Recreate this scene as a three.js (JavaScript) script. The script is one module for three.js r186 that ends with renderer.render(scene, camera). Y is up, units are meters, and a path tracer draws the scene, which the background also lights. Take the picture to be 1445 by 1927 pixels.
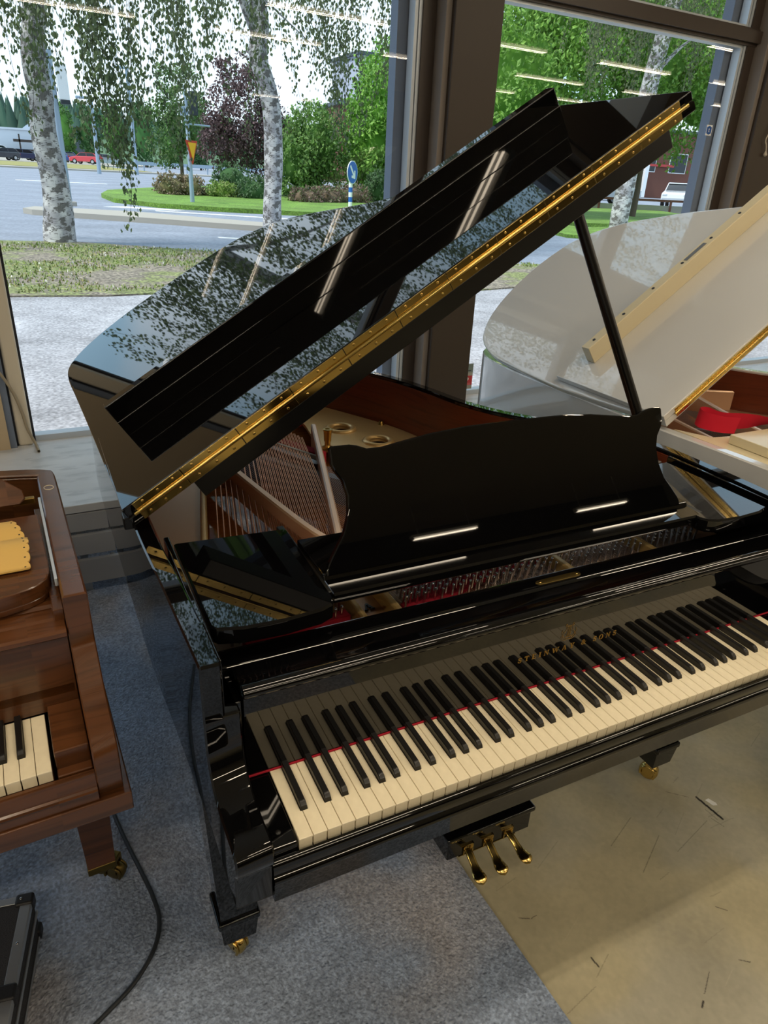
import * as THREE from 'three';
import { RoundedBoxGeometry } from 'three/addons/geometries/RoundedBoxGeometry.js';
import { mergeGeometries } from 'three/addons/utils/BufferGeometryUtils.js';
import { RectAreaLightUniformsLib } from 'three/addons/lights/RectAreaLightUniformsLib.js';
import { FontLoader } from 'three/addons/loaders/FontLoader.js';
import { TextGeometry } from 'three/addons/geometries/TextGeometry.js';

// ------------------------------------------------------------------ camera, sky, exposure
RectAreaLightUniformsLib.init();
const renderer = new THREE.WebGLRenderer({ antialias: true });
renderer.toneMapping = THREE.LinearToneMapping;
renderer.toneMappingExposure = 1.0;
renderer.shadowMap.enabled = true;
const scene = new THREE.Scene();
const camera = new THREE.PerspectiveCamera(2 * Math.atan(963.5 / 1294.06) * 180 / Math.PI, 1445 / 1927, 0.02, 900);
{
  const right = new THREE.Vector3(0.89825639, 0.04524465, 0.43713656);
  const up = new THREE.Vector3(0.15126864, 0.90207399, -0.40420332);
  const back = new THREE.Vector3(-0.41261756, 0.42920327, 0.80344963);
  camera.quaternion.setFromRotationMatrix(new THREE.Matrix4().makeBasis(right, up, back));
  camera.position.set(-0.238, 1.6329, 0.8378);
}
const LAMP_RADIANCE = 43, LAMP_COLOR = new THREE.Color().setRGB(1.0, 0.84, 0.63), TUBE_GLOW = 5;
const SKY_GAIN = 1.75;
{ // veiled high sun behind the building, softened by thin cloud
  const sun = new THREE.DirectionalLight(new THREE.Color().setRGB(1, 0.97, 0.90), 3.6); sun.position.set(-24, 48, -23); sun.target.position.set(6, 0, -25); sun.castShadow = true; sun.shadow.radius = 14; sun.name = 'sun';
  sun.shadow.mapSize.set(2048, 2048); Object.assign(sun.shadow.camera, { left: -60, right: 60, top: 60, bottom: -60, near: 1, far: 220 }); scene.add(sun, sun.target);
}

// ------------------------------------------------------------------ small maths
function rng(seed) { let a = seed >>> 0; return () => { a = (a + 0x6D2B79F5) >>> 0; let t = a; t = Math.imul(t ^ (t >>> 15), t | 1); t ^= t + Math.imul(t ^ (t >>> 7), t | 61); return ((t ^ (t >>> 14)) >>> 0) / 4294967296; }; }
const V = (x, y, z) => new THREE.Vector3(x, y, z);
const lerp = (a, b, t) => a + (b - a) * t, clamp = (x, a = 0, b = 1) => Math.min(b, Math.max(a, x));
const smooth = (a, b, x) => { const t = clamp((x - a) / (b - a)); return t * t * (3 - 2 * t); };
function lattice(seed, n) { const r = rng(seed), d = new Float32Array(n * n); for (let i = 0; i < d.length; i++) d[i] = r(); return d; }
const LAT = lattice(77, 256);
function vnoise(x, y, period = 256) {           // value noise, repeats after `period` cells
  const xi = Math.floor(x), yi = Math.floor(y), fx = x - xi, fy = y - yi, u = fx * fx * (3 - 2 * fx), v = fy * fy * (3 - 2 * fy);
  const m = (k) => ((k % period) + period) % period, g = (i, j) => LAT[m(j) * 256 + m(i)];
  return lerp(lerp(g(xi, yi), g(xi + 1, yi), u), lerp(g(xi, yi + 1), g(xi + 1, yi + 1), u), v);
}
function fbm(x, y, oct = 4, period = 256) { let s = 0, a = 0.5, n = 0; for (let i = 0; i < oct; i++) { s += a * vnoise(x, y, period); n += a; x = x * 2; y = y * 2; period = Math.min(256, period * 2); a *= 0.5; } return s / n; }

{ // sky: thin bright cloud over pale blue
  const w = 512, h = 256, d = new Float32Array(w * h * 4);
  for (let j = 0; j < h; j++) for (let i = 0; i < w; i++) {
    const el = (j / h - 0.5) * Math.PI, k = (j * w + i) * 4, s = Math.max(0.12, Math.sin(Math.abs(el)));
    const az = i / w * Math.PI * 2;
    const n = fbm(Math.cos(az) * 1.6 / (s + 0.25) + 40, Math.sin(az) * 1.6 / (s + 0.25) + 40, 5);
    const c = smooth(0.36, 0.66, n);
    d[k] = lerp(0.36, 0.64, c) * SKY_GAIN; d[k + 1] = lerp(0.58, 0.76, c) * SKY_GAIN; d[k + 2] = lerp(0.76, 0.86, c) * SKY_GAIN; d[k + 3] = 1;
  }
  const t = new THREE.DataTexture(d, w, h, THREE.RGBAFormat, THREE.FloatType);
  t.mapping = THREE.EquirectangularReflectionMapping; t.magFilter = t.minFilter = THREE.LinearFilter; t.wrapS = THREE.RepeatWrapping; t.colorSpace = THREE.LinearSRGBColorSpace; t.needsUpdate = true;
  scene.background = t;
}

// ------------------------------------------------------------------ textures
function tex(w, h, fn, { size = 1, size2 = 0, linear = false } = {}) {
  const d = new Uint8Array(w * h * 4);
  for (let j = 0; j < h; j++) for (let i = 0; i < w; i++) { const c = fn(i / w, j / h, i, j), k = (j * w + i) * 4; d[k] = clamp(c[0]) * 255; d[k + 1] = clamp(c[1]) * 255; d[k + 2] = clamp(c[2]) * 255; d[k + 3] = 255; }
  const t = new THREE.DataTexture(d, w, h, THREE.RGBAFormat);
  t.wrapS = t.wrapT = THREE.RepeatWrapping; t.magFilter = THREE.LinearFilter; t.minFilter = THREE.LinearMipmapLinearFilter; t.generateMipmaps = true;
  t.repeat.set(1 / size, 1 / (size2 || size)); if (!linear) t.colorSpace = THREE.SRGBColorSpace; t.needsUpdate = true; return t;
}
const mixc = (a, b, t) => [lerp(a[0], b[0], t), lerp(a[1], b[1], t), lerp(a[2], b[2], t)];
const RT = rng(5);
function woodTex(a, b, c, size = 0.9) {
  return tex(512, 512, (u, v) => {
    const warp = (fbm(u * 2, v * 4, 3, 2) - 0.5) * 0.09, g = vnoise(u * 2, (v + warp) * 64, 64), g2 = fbm(u * 2 + 5, (v + warp) * 16, 3, 2), p = vnoise(u * 8, (v + warp) * 220, 220);
    let col = mixc(a, b, g2); col = mixc(col, c, smooth(0.5, 0.95, g) * 0.38); return mixc(col, c, smooth(0.6, 0.9, p) * 0.22);
  }, { size });
}

// ------------------------------------------------------------------ materials
const std = (o) => new THREE.MeshStandardMaterial(o), phy = (o) => new THREE.MeshPhysicalMaterial(o);
const hex = (h) => new THREE.Color(h);
const M = {};
M.black = phy({ color: hex('#060607'), roughness: 0.018, ior: 1.56 });
M.blackSatin = phy({ color: hex('#0b0b0b'), roughness: 0.32 });
M.white = phy({ color: hex('#d8d7d3'), roughness: 0.05, ior: 1.5, clearcoat: 1, clearcoatRoughness: 0.0 });
M.cream = phy({ color: hex('#ddd0ad'), roughness: 0.22 });
M.brass = std({ color: hex('#c9ad68'), metalness: 1, roughness: 0.16 });
M.brassDull = std({ color: hex('#b28f4a'), metalness: 1, roughness: 0.32 });
M.brassDark = std({ color: hex('#7d6a3c'), metalness: 1, roughness: 0.4 });
M.ivory = phy({ color: hex('#efe6cf'), roughness: 0.28, map: tex(128, 128, (u, v) => { const n = fbm(u * 16, v * 16, 3, 16); return [0.93 + 0.05 * n, 0.885 + 0.05 * n, 0.765 + 0.05 * n]; }, { size: 0.2 }) });
M.ivory.color.set('#ffffff');
M.ebony = phy({ color: hex('#111010'), roughness: 0.36 });
M.redFelt = std({ color: hex('#a8152b'), roughness: 1 });
M.redCloth = phy({ color: hex('#c40f2c'), roughness: 0.95, sheen: 0.4, sheenColor: hex('#ff5a6a'), side: THREE.DoubleSide });
M.gold = std({ color: hex('#d8b67a'), metalness: 0.45, roughness: 0.34 });
M.goldPaint = std({ color: hex('#c8a86a'), metalness: 0.25, roughness: 0.42 });
M.bronze = std({ color: hex('#b08a68'), metalness: 0.45, roughness: 0.3 });
M.strut = std({ color: hex('#d8b391'), metalness: 0.3, roughness: 0.3 });
M.copper = std({ color: hex('#d08c60'), metalness: 0.9, roughness: 0.32 });
M.steel = std({ color: hex('#c9c9cc'), metalness: 1, roughness: 0.22 });
M.steelDull = std({ color: hex('#9b968f'), metalness: 0.9, roughness: 0.4 });
M.soundboard = phy({ color: '#ffffff', roughness: 0.05, map: woodTex([0.66, 0.40, 0.18], [0.60, 0.34, 0.15], [0.42, 0.22, 0.09], 0.5) });
M.veneer = phy({ color: '#ffffff', roughness: 0.3, map: woodTex([0.48, 0.22, 0.11], [0.40, 0.17, 0.08], [0.25, 0.09, 0.045], 0.6) });
M.mahogany = phy({ color: '#ffffff', roughness: 0.24, clearcoat: 0.4, clearcoatRoughness: 0.15, map: woodTex([0.40, 0.245, 0.135], [0.315, 0.185, 0.095], [0.18, 0.10, 0.05], 0.8) });
M.mahoganyDark = phy({ color: '#ffffff', roughness: 0.3, map: woodTex([0.30, 0.13, 0.09], [0.22, 0.09, 0.06], [0.12, 0.05, 0.035], 0.8) });
M.leather = std({ color: hex('#d9b262'), roughness: 0.6 });
const carpetCol = (u, v) => {
  const n = fbm(u * 6, v * 6, 4, 6), f = fbm(u * 200, v * 200, 2, 200), s = vnoise(u * 97, v * 97, 97);
  const k = 0.80 + 0.26 * n + (f - 0.5) * 0.42 + (s > 0.93 ? 0.1 : 0);
  return mixc([0.60 * k, 0.66 * k, 0.755 * k], [0.65 * k, 0.65 * k, 0.675 * k], smooth(0.45, 0.75, fbm(u * 4 + 9, v * 4, 3, 4)));
};
M.carpet = std({ color: '#ffffff', roughness: 1, map: tex(1024, 1024, carpetCol, { size: 1.1 }), bumpMap: tex(512, 512, (u, v) => { const f = fbm(u * 128, v * 128, 2, 128); return [f, f, f]; }, { size: 0.55, linear: true }), bumpScale: 0.004 });
M.gravel = std({ color: '#ffffff', roughness: 1, map: tex(512, 512, (u, v) => { const f = fbm(u * 128, v * 128, 2, 128), n = fbm(u * 5, v * 5, 4, 5), k = 0.64 + 0.30 * (f - 0.5) + 0.22 * (n - 0.5); return [0.98 * k, 0.98 * k, 1.01 * k]; }, { size: 2.2 }) });
M.asphalt = std({ color: '#ffffff', roughness: 0.9, map: tex(512, 512, (u, v) => { const f = fbm(u * 128, v * 128, 2, 128), n = fbm(u * 4, v * 8, 4, 4), k = 0.56 + 0.12 * (f - 0.5) + 0.14 * (n - 0.5); return [0.94 * k, 0.99 * k, 1.08 * k]; }, { size: 6 }) });
M.kerb = std({ color: hex('#a9a49a'), roughness: 0.95 });
M.roadPaint = std({ color: hex('#e9ebec'), roughness: 0.8 });
M.verge = std({ color: '#ffffff', roughness: 1, map: tex(1024, 1024, (u, v) => {
  const f = fbm(u * 160, v * 160, 2, 160), g = smooth(0.44, 0.66, fbm(u * 9, v * 9, 5, 9) + 0.25 * (f - 0.5)), s = vnoise(u * 250, v * 250, 250);
  let c = mixc([0.60, 0.56, 0.50], [0.55, 0.58, 0.37], g); const k = 0.72 + 0.8 * (f - 0.35); c = [c[0] * k, c[1] * k, c[2] * k];
  return s > 0.95 ? mixc(c, [0.8, 0.8, 0.74], 0.6) : c;
}, { size: 5 }) });
M.lawn = std({ color: '#ffffff', roughness: 1, map: tex(512, 512, (u, v) => { const f = fbm(u * 128, v * 128, 2, 128), n = fbm(u * 5, v * 5, 3, 5), k = 0.8 + 0.5 * (f - 0.5) + 0.3 * (n - 0.5); return [0.50 * k, 0.66 * k, 0.26 * k]; }, { size: 4 }) });
M.dryGrass = std({ color: hex('#8f8b52'), roughness: 1 });
M.marble = phy({ color: '#ffffff', roughness: 0.35, map: tex(512, 512, (u, v) => { const n = fbm(u * 4, v * 8, 5, 4), s = smooth(0.60, 0.78, fbm(u * 8, v * 24, 5, 8)), k = 0.83 + 0.12 * (n - 0.5); return mixc([0.97 * k, 0.985 * k, 1.0 * k], [0.58, 0.60, 0.62], s * 0.35); }, { size: 0.9 }) });
M.greyPanel = std({ color: hex('#a4a7ac'), roughness: 0.6 });
M.brownPaint = std({ color: hex('#3a3027'), roughness: 0.5 });
M.brownFrame = std({ color: hex('#3a3029'), roughness: 0.42 });
M.lilacStrip = std({ color: hex('#7d746d'), roughness: 0.55 });
M.aluminium = std({ color: hex('#c4cdd6'), roughness: 0.4, metalness: 0.3 });
M.gasket = std({ color: hex('#22252c'), roughness: 0.6 });
M.whiteFrame = std({ color: hex('#cfc7b4'), roughness: 0.5 });
M.outCladding = std({ color: hex('#6d7a8e'), roughness: 0.6 });
M.beigeWall = std({ color: hex('#b9a88c'), roughness: 0.9 });
M.greyWall = std({ color: hex('#b5b2a8'), roughness: 0.9 });
M.backWall = std({ color: hex('#332d27'), roughness: 0.9 });
M.darkWall = std({ color: hex('#5d544a'), roughness: 0.9 });
M.ceiling = std({ color: hex('#bdb6a9'), roughness: 0.95 });
M.glass = phy({ color: '#ffffff', roughness: 0, transmission: 1, thickness: 0, ior: 1.5 });
M.lampHousing = std({ color: hex('#e4e2da'), roughness: 0.5 });
M.tube = std({ color: '#ffffff', emissive: LAMP_COLOR, emissiveIntensity: TUBE_GLOW, roughness: 0.5 });
M.pipe = std({ color: hex('#a39e95'), roughness: 0.6 });
M.cord = std({ color: hex('#9b8f78'), roughness: 0.7 });
M.cordWhite = std({ color: hex('#c9bfb0'), roughness: 0.8 });
M.cable = std({ color: hex('#22262b'), roughness: 0.55 });
M.caseBlack = std({ color: hex('#2c2c30'), roughness: 0.75, bumpMap: tex(256, 256, (u, v) => { const f = fbm(u * 64, v * 64, 2, 64); return [f, f, f]; }, { size: 0.12, linear: true }), bumpScale: 0.001 });
M.caseAlu = std({ color: hex('#b7bcc2'), metalness: 0.8, roughness: 0.35 });
M.caseCorner = std({ color: hex('#1d1d20'), roughness: 0.5 });
M.paper = std({ color: hex('#e8e8e4'), roughness: 0.9 });

// ------------------------------------------------------------------ geometry helpers
function toCreasedNormals(geo, angle) {           // area-weighted, so broad flat faces stay flat next to narrow bevels
  const g = geo.index ? geo.toNonIndexed() : geo, p = g.attributes.position, n = p.count / 3, fn = [], un = [], map = new Map(), cosA = Math.cos(angle), key = (i) => `${Math.round(p.getX(i) * 2e5)},${Math.round(p.getY(i) * 2e5)},${Math.round(p.getZ(i) * 2e5)}`;
  const a = V(0, 0, 0), b = V(0, 0, 0), c = V(0, 0, 0);
  for (let f = 0; f < n; f++) {
    a.fromBufferAttribute(p, f * 3); b.fromBufferAttribute(p, f * 3 + 1); c.fromBufferAttribute(p, f * 3 + 2);
    const N = b.clone().sub(a).cross(c.clone().sub(a)); fn.push(N); un.push(N.clone().normalize());
    for (let k = 0; k < 3; k++) { const q = key(f * 3 + k); let l = map.get(q); if (!l) map.set(q, l = []); l.push(f); }
  }
  const out = new Float32Array(p.count * 3), s = V(0, 0, 0);
  for (let f = 0; f < n; f++) for (let k = 0; k < 3; k++) {
    s.set(0, 0, 0); for (const o of map.get(key(f * 3 + k))) if (un[f].dot(un[o]) > cosA) s.add(fn[o]);
    if (s.lengthSq() === 0) s.copy(un[f]); s.normalize(); out.set([s.x, s.y, s.z], (f * 3 + k) * 3);
  }
  g.setAttribute('normal', new THREE.BufferAttribute(out, 3)); return g;
}
function prep(g) {
  let n = g.index ? g.toNonIndexed() : g;
  for (const k of Object.keys(n.attributes)) if (!['position', 'normal', 'uv'].includes(k)) n.deleteAttribute(k);
  if (!n.attributes.normal) n.computeVertexNormals();
  return n;
}
function cubeUV(g) {                               // uv in metres, by the way each face points
  const p = g.attributes.position, n = g.attributes.normal, uv = new Float32Array(p.count * 2);
  for (let i = 0; i < p.count; i++) {
    const ax = Math.abs(n.getX(i)), ay = Math.abs(n.getY(i)), az = Math.abs(n.getZ(i));
    if (ay >= ax && ay >= az) { uv[i * 2] = p.getX(i); uv[i * 2 + 1] = p.getZ(i); } else if (az >= ax) { uv[i * 2] = p.getX(i); uv[i * 2 + 1] = p.getY(i); } else { uv[i * 2] = p.getZ(i); uv[i * 2 + 1] = p.getY(i); }
  }
  g.setAttribute('uv', new THREE.BufferAttribute(uv, 2)); return g;
}
const join = (a) => { a = (Array.isArray(a) ? a : [a]).map(prep); for (const g of a) if (!g.attributes.uv) cubeUV(g); return a.length === 1 ? a[0] : mergeGeometries(a); };
const taken = new Map();
function numbered(name) { const k = taken.get(name) || 0; taken.set(name, k + 1); return k ? `${name}_${String(k).padStart(3, '0')}` : name; }
function obj(name, geos, mat, parent = scene, keepUV = false) {
  let g = geos; if (Array.isArray(geos)) g = join(geos);
  else if (!geos.userData?.shared) g = prep(geos);
  if (!keepUV && !g.userData.shared) cubeUV(g);
  const m = new THREE.Mesh(g, mat); m.castShadow = m.receiveShadow = true; m.name = parent === scene ? numbered(name) : name; parent.add(m); return m;
}
function share(g) { g = cubeUV(prep(g)); g.userData.shared = true; return g; }
function tag(o, label, category, group, kind) { o.userData.label = label; o.userData.category = category; if (group) o.userData.group = group; if (kind) o.userData.kind = kind; return o; }
function thing(name, label, category, pos = [0, 0, 0], turn = 0, group) { const o = new THREE.Group(); o.name = numbered(name); o.position.set(...pos); o.rotation.y = turn; scene.add(o); return tag(o, label, category, group); }
function struct(name, geos, mat, parent) { const m = obj(name, geos, mat, parent || scene); if (!parent) m.userData.kind = 'structure'; return m; }
function rebase(g, x, y, z) { for (const c of g.children) c.position.sub(V(x, y, z)); g.position.set(x, y, z); }
const box = (w, h, d, x, y, z) => new THREE.BoxGeometry(w, h, d).translate(x, y, z);
const bx = (x0, x1, y0, y1, z0, z1) => box(x1 - x0, y1 - y0, z1 - z0, (x0 + x1) / 2, (y0 + y1) / 2, (z0 + z1) / 2);
const rbx = (x0, x1, y0, y1, z0, z1, r = 0.003, s = 2) => new RoundedBoxGeometry(x1 - x0, y1 - y0, z1 - z0, s, r).translate((x0 + x1) / 2, (y0 + y1) / 2, (z0 + z1) / 2);
function bar(a, b, r, n = 8, r2 = r) { const d = b.clone().sub(a), L = d.length(), g = new THREE.CylinderGeometry(r2, r, L, n); g.applyQuaternion(new THREE.Quaternion().setFromUnitVectors(V(0, 1, 0), d.normalize())); return g.translate((a.x + b.x) / 2, (a.y + b.y) / 2, (a.z + b.z) / 2); }
const curve = (pts, n = 60, closed = false, tension = 0.5) => new THREE.CatmullRomCurve3(pts.map((p) => V(...p)), closed, 'centripetal', tension).getSpacedPoints(n);
const tube = (pts, r, seg = 40, rad = 8) => new THREE.TubeGeometry(new THREE.CatmullRomCurve3(pts.map((p) => V(...p)), false, 'centripetal'), seg, r, rad, false);
const shape = (pts) => new THREE.Shape(pts.map((p) => new THREE.Vector2(p[0], p[1])));
function extrude(sh, depth, bevel = 0, crease = 0.6, seg = 1) {
  const g = new THREE.ExtrudeGeometry(sh, { depth: depth - 2 * bevel, bevelEnabled: bevel > 0, bevelThickness: bevel, bevelSize: bevel, bevelOffset: -bevel, bevelSegments: seg, steps: 1 });
  if (bevel) g.translate(0, 0, bevel);
  return crease ? toCreasedNormals(g, crease) : g;
}
const basis = (x, y, z, o) => new THREE.Matrix4().makeBasis(x, y, z).setPosition(o);
const profX = (pts, x0, x1, bevel = 0, crease = 0.6) => extrude(shape(pts), x1 - x0, bevel, crease).applyMatrix4(basis(V(0, 0, 1), V(0, 1, 0), V(-1, 0, 0), V(x1, 0, 0)));     // pts are [z, y]
const plan = (pts, y0, y1, bevel = 0, holes = [], crease = 0.6) => { const s = shape(pts.map(([x, z]) => [x, -z])); for (const h of holes) s.holes.push(new THREE.Path(h.map(([x, z]) => new THREE.Vector2(x, -z)))); return extrude(s, y1 - y0, bevel, crease).applyMatrix4(basis(V(1, 0, 0), V(0, 0, -1), V(0, 1, 0), V(0, y0, 0))); };   // pts are [x, z]
function offset(pts, d) {                        // shift an open polyline sideways
  return pts.map((p, i) => { const a = pts[Math.max(0, i - 1)], b = pts[Math.min(pts.length - 1, i + 1)], tx = b[0] - a[0], tz = b[1] - a[1], l = Math.hypot(tx, tz) || 1; return [p[0] - tz / l * d, p[1] + tx / l * d]; });
}
const spline2 = (pts, n) => new THREE.SplineCurve(pts.map((p) => new THREE.Vector2(p[0], p[1]))).getSpacedPoints(n).map((p) => [p.x, p.y]);
function loft(rings, cap = true) {               // rings of equal length, consecutive rings are joined
  const pos = [], n = rings[0].length, tri = (a, b, c) => pos.push(...a, ...b, ...c);
  for (let r = 0; r + 1 < rings.length; r++) for (let i = 0; i < n; i++) { const j = (i + 1) % n, A = rings[r][i], B = rings[r][j], C = rings[r + 1][j], D = rings[r + 1][i]; tri(A, B, C); tri(A, C, D); }
  if (cap) for (const [ring, flip] of [[rings[0], true], [rings[rings.length - 1], false]]) for (let i = 1; i + 1 < n; i++) flip ? tri(ring[0], ring[i + 1], ring[i]) : tri(ring[0], ring[i], ring[i + 1]);
  const g = new THREE.BufferGeometry(); g.setAttribute('position', new THREE.Float32BufferAttribute(pos, 3)); g.computeVertexNormals(); return g;
}

// ------------------------------------------------------------------ the room
const WALL_Z = -2.804, WALL_TURN = 0.0347;
function onWall(o) { o.position.set(0, 0, WALL_Z); o.rotation.y = WALL_TURN; return o; }   // local x runs along the window wall, +z into the room
const wstruct = (name, geos, mat, parent) => { const m = struct(name, geos, mat, parent); if (!parent) onWall(m); return m; };
{ // floor slab, vinyl with scuffs, carpet
  const px = 0.0016, W = 1024, H = 1024, marks = new Float32Array(W * H), light = new Float32Array(W * H), X0 = 0.56, Z0 = -0.6;   // texture covers 1.64 m from (X0, Z0)
  const line = (a, b, w, s, arr = marks) => { const n = Math.ceil(Math.hypot(b[0] - a[0], b[1] - a[1]) / px) * 2 + 2, r = rng(Math.round((a[0] + b[1]) * 9999)); for (let i = 0; i <= n; i++) { const t = i / n, x = (lerp(a[0], b[0], t) - X0) / px, y = (lerp(a[1], b[1], t) - Z0) / px, k = s * (0.55 + 0.45 * r()); for (let dy = -2; dy <= 2; dy++) for (let dx = -2; dx <= 2; dx++) { const q = Math.hypot(dx, dy), xi = Math.round(x + dx), yi = Math.round(y + dy); if (xi >= 0 && yi >= 0 && xi < W && yi < H) arr[yi * W + xi] = Math.max(arr[yi * W + xi], k * clamp(w - q + 0.5)); } } };
  line([1.342, -0.076], [1.349, 0.014], 2.0, 1); line([1.33, -0.03], [1.333, 0.01], 0.5, 0.4); line([1.32, 0.0], [1.33, 0.035], 0.5, 0.4); line([1.27, -0.13], [1.32, -0.085], 0.4, 0.45);
  line([0.717, 0.168], [0.718, 0.192], 0.9, 0.95); line([0.871, 0.358], [0.885, 0.35], 0.9, 0.9); line([0.617, 0.016], [0.64, 0.028], 0.6, 0.5); line([0.645, 0.03], [0.662, 0.028], 0.5, 0.5);
  line([1.0, 0.05], [1.13, -0.02], 0.5, 0.35); line([0.98, -0.05], [1.10, -0.1], 0.5, 0.32); line([1.14, 0.04], [1.3, 0.0], 0.5, 0.3); line([0.9, 0.34], [0.95, 0.31], 0.5, 0.5); line([1.04, 0.32], [1.06, 0.335], 0.6, 0.6); line([1.12, 0.22], [1.10, 0.2], 0.5, 0.5);
  const r = rng(31);
  for (let i = 0; i < 60; i++) { const x = X0 + r() * 1.6, z = Z0 + r() * 1.6, a = r() * 0.9 - 0.8, l = 0.02 + r() * 0.12; line([x, z], [x + Math.cos(a) * l, z + Math.sin(a) * l * 0.6], 0.4, 0.10 + 0.14 * r()); }
  for (let i = 0; i < 34; i++) { const x = X0 + r() * 1.6, z = Z0 + r() * 1.6, a = r() * 0.9 - 0.9, l = 0.02 + r() * 0.10; line([x, z], [x + Math.cos(a) * l, z + Math.sin(a) * l], 0.4, 0.25 + 0.3 * r(), light); }
  const vt = tex(W, H, (u, v, i, j) => { const n = fbm(u * 8, v * 8, 5, 8), f = fbm(u * 150, v * 150, 2, 150), k = 0.80 + 0.22 * (n - 0.5) + 0.06 * (f - 0.5); let c = mixc([0.87 * k, 0.83 * k, 0.69 * k], [0.83 * k, 0.81 * k, 0.72 * k], smooth(0.4, 0.65, fbm(u * 5 + 3, v * 5, 4, 5))); c = mixc(c, [0.88, 0.84, 0.74], light[j * W + i] * 0.5); return mixc(c, [0.07, 0.06, 0.055], marks[j * W + i]); }, { size: W * px });
  vt.offset.set(-X0 / (W * px), -Z0 / (W * px));
  M.vinyl = phy({ color: '#ffffff', roughness: 0.38, map: vt });
  struct('floor', bx(-8, 15, -0.25, 0, -2.9, 13), M.vinyl);
  const c = struct('floor_carpet', plan([[-8, -2.7], [0.56, -2.7], [0.558, -0.5], [0.561, -0.116], [0.577, 0.26], [0.6, 0.9], [0.6, 3.2], [-8, 3.2]], 0.0005, 0.006), M.carpet);
}
struct('ceiling', bx(-8, 15, 4.0, 4.2, -3.6, 13), M.ceiling);
struct('wall_back', bx(-8, 15, 0, 4.0, 12.8, 13), M.backWall);
struct('wall_left', bx(-8.2, -8, 0, 4.0, -3.2, 13), M.greyWall);
struct('wall_right', bx(15, 15.2, 0, 4.0, -3.6, 13), M.greyWall);
{ // window wall: low wall, sill, pillars, frames, panes
  wstruct('wall_window', [bx(-8.2, 15.4, -0.25, 0.38, -0.14, 0.0), bx(-8.2, 15.4, 3.86, 4.0, -0.14, 0.02)], M.darkWall);
  wstruct('trim_1', [rbx(-3.1, -0.045, 0.382, 0.416, -0.06, 0.868, 0.004), ], M.marble);
  wstruct('trim_2', [rbx(-0.045, 15, 0.382, 0.416, -0.06, 0.30, 0.004), rbx(-8, -3.1, 0.382, 0.416, -0.06, 0.30, 0.004)], M.marble);
  wstruct('trim_3', [bx(-8.2, 15.4, 2.545, 2.64, -0.05, 0.05), bx(-8.2, 15.4, 2.56, 2.625, 0.05, 0.075)], M.brownFrame);
  wstruct('trim_4', [bx(-8.2, 15.4, 0.416, 0.445, -0.045, 0.02)], M.aluminium);
  // each bay: glass from x0 to x1, then a pillar to the next bay
  const bays = [[-7.75, -5.85], [-5.3, -3.4], [-2.85, -0.93], [-0.335, 1.68], [2.17, 4.10], [4.62, 6.55], [7.07, 9.0], [9.52, 11.45], [11.97, 13.9]];
  let n = 1;
  bays.forEach(([x0, x1], i) => {
    const w = wstruct(`window_${n}`, [bx(x1, x1 + 0.018, 0.42, 2.545, -0.03, 0.03), bx(x1 + 0.022, x1 + 0.04, 0.42, 2.545, -0.03, 0.035), bx(x0, x1 + 0.04, 2.53, 2.545, -0.03, 0.03), bx(x1, x1 + 0.018, 2.655, 3.86, -0.03, 0.03), bx(x1 + 0.022, x1 + 0.04, 2.64, 3.86, -0.03, 0.035), bx(x0, x1 + 0.04, 2.64, 2.655, -0.03, 0.03)], M.aluminium); n++;
    obj('pane', new THREE.PlaneGeometry(x1 - x0, 2.12).translate((x0 + x1) / 2, 1.485, 0), M.glass, w);
    obj('pane', new THREE.PlaneGeometry(x1 - x0, 1.22).translate((x0 + x1) / 2, 3.25, 0), M.glass, w);
    obj('gasket', [bx(x0 - 0.004, x0 + 0.008, 0.42, 3.86, -0.02, 0.022), bx(x1 + 0.018, x1 + 0.022, 0.42, 3.86, -0.02, 0.02)], M.gasket, w);
    const next = bays[i + 1] ? bays[i + 1][0] : 15.4, left = x1 + 0.04;
    if (i === 2) {                                  // pale pillar beside the left-hand window
      const p = wstruct('trim_5', [rbx(-0.404, -0.338, 0.416, 4.0, -0.03, 0.07, 0.012, 3)], M.whiteFrame);
      wstruct('trim_6', [bx(-0.90, -0.44, 0, 4.0, -0.2, 0.10)], M.beigeWall);
      wstruct('trim_7', [bx(-0.44, -0.412, 0.416, 4.0, -0.05, 0.085)], M.outCladding);
      wstruct('trim_8', [bx(-0.412, -0.404, 0.416, 4.0, -0.05, 0.06)], M.gasket);
      return;
    }
    const k = 8 + n;
    wstruct(`trim_${k}`, [bx(left, left + 0.075, 0.416, 4.0, -0.05, 0.045), bx(next - 0.035, next - 0.004, 0.416, 4.0, -0.05, 0.05), bx(left, next, 0, 0.39, -0.1, 0.02)], M.brownFrame);
    const p = wstruct(`wall_pillar_${n}`, [rbx(left + 0.115, next - 0.045, 0, 4.0, -0.1, 0.16, 0.006)], M.brownPaint);
    obj('corner_strip', [rbx(left + 0.08, left + 0.116, 0.416, 4.0, -0.05, 0.13, 0.004)], M.lilacStrip, p);
    obj('outer_cladding', [bx(x1 - 0.055, next + 0.03, -0.25, 4.0, -0.12, -0.045)], M.outCladding, p);
  });
}
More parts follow.
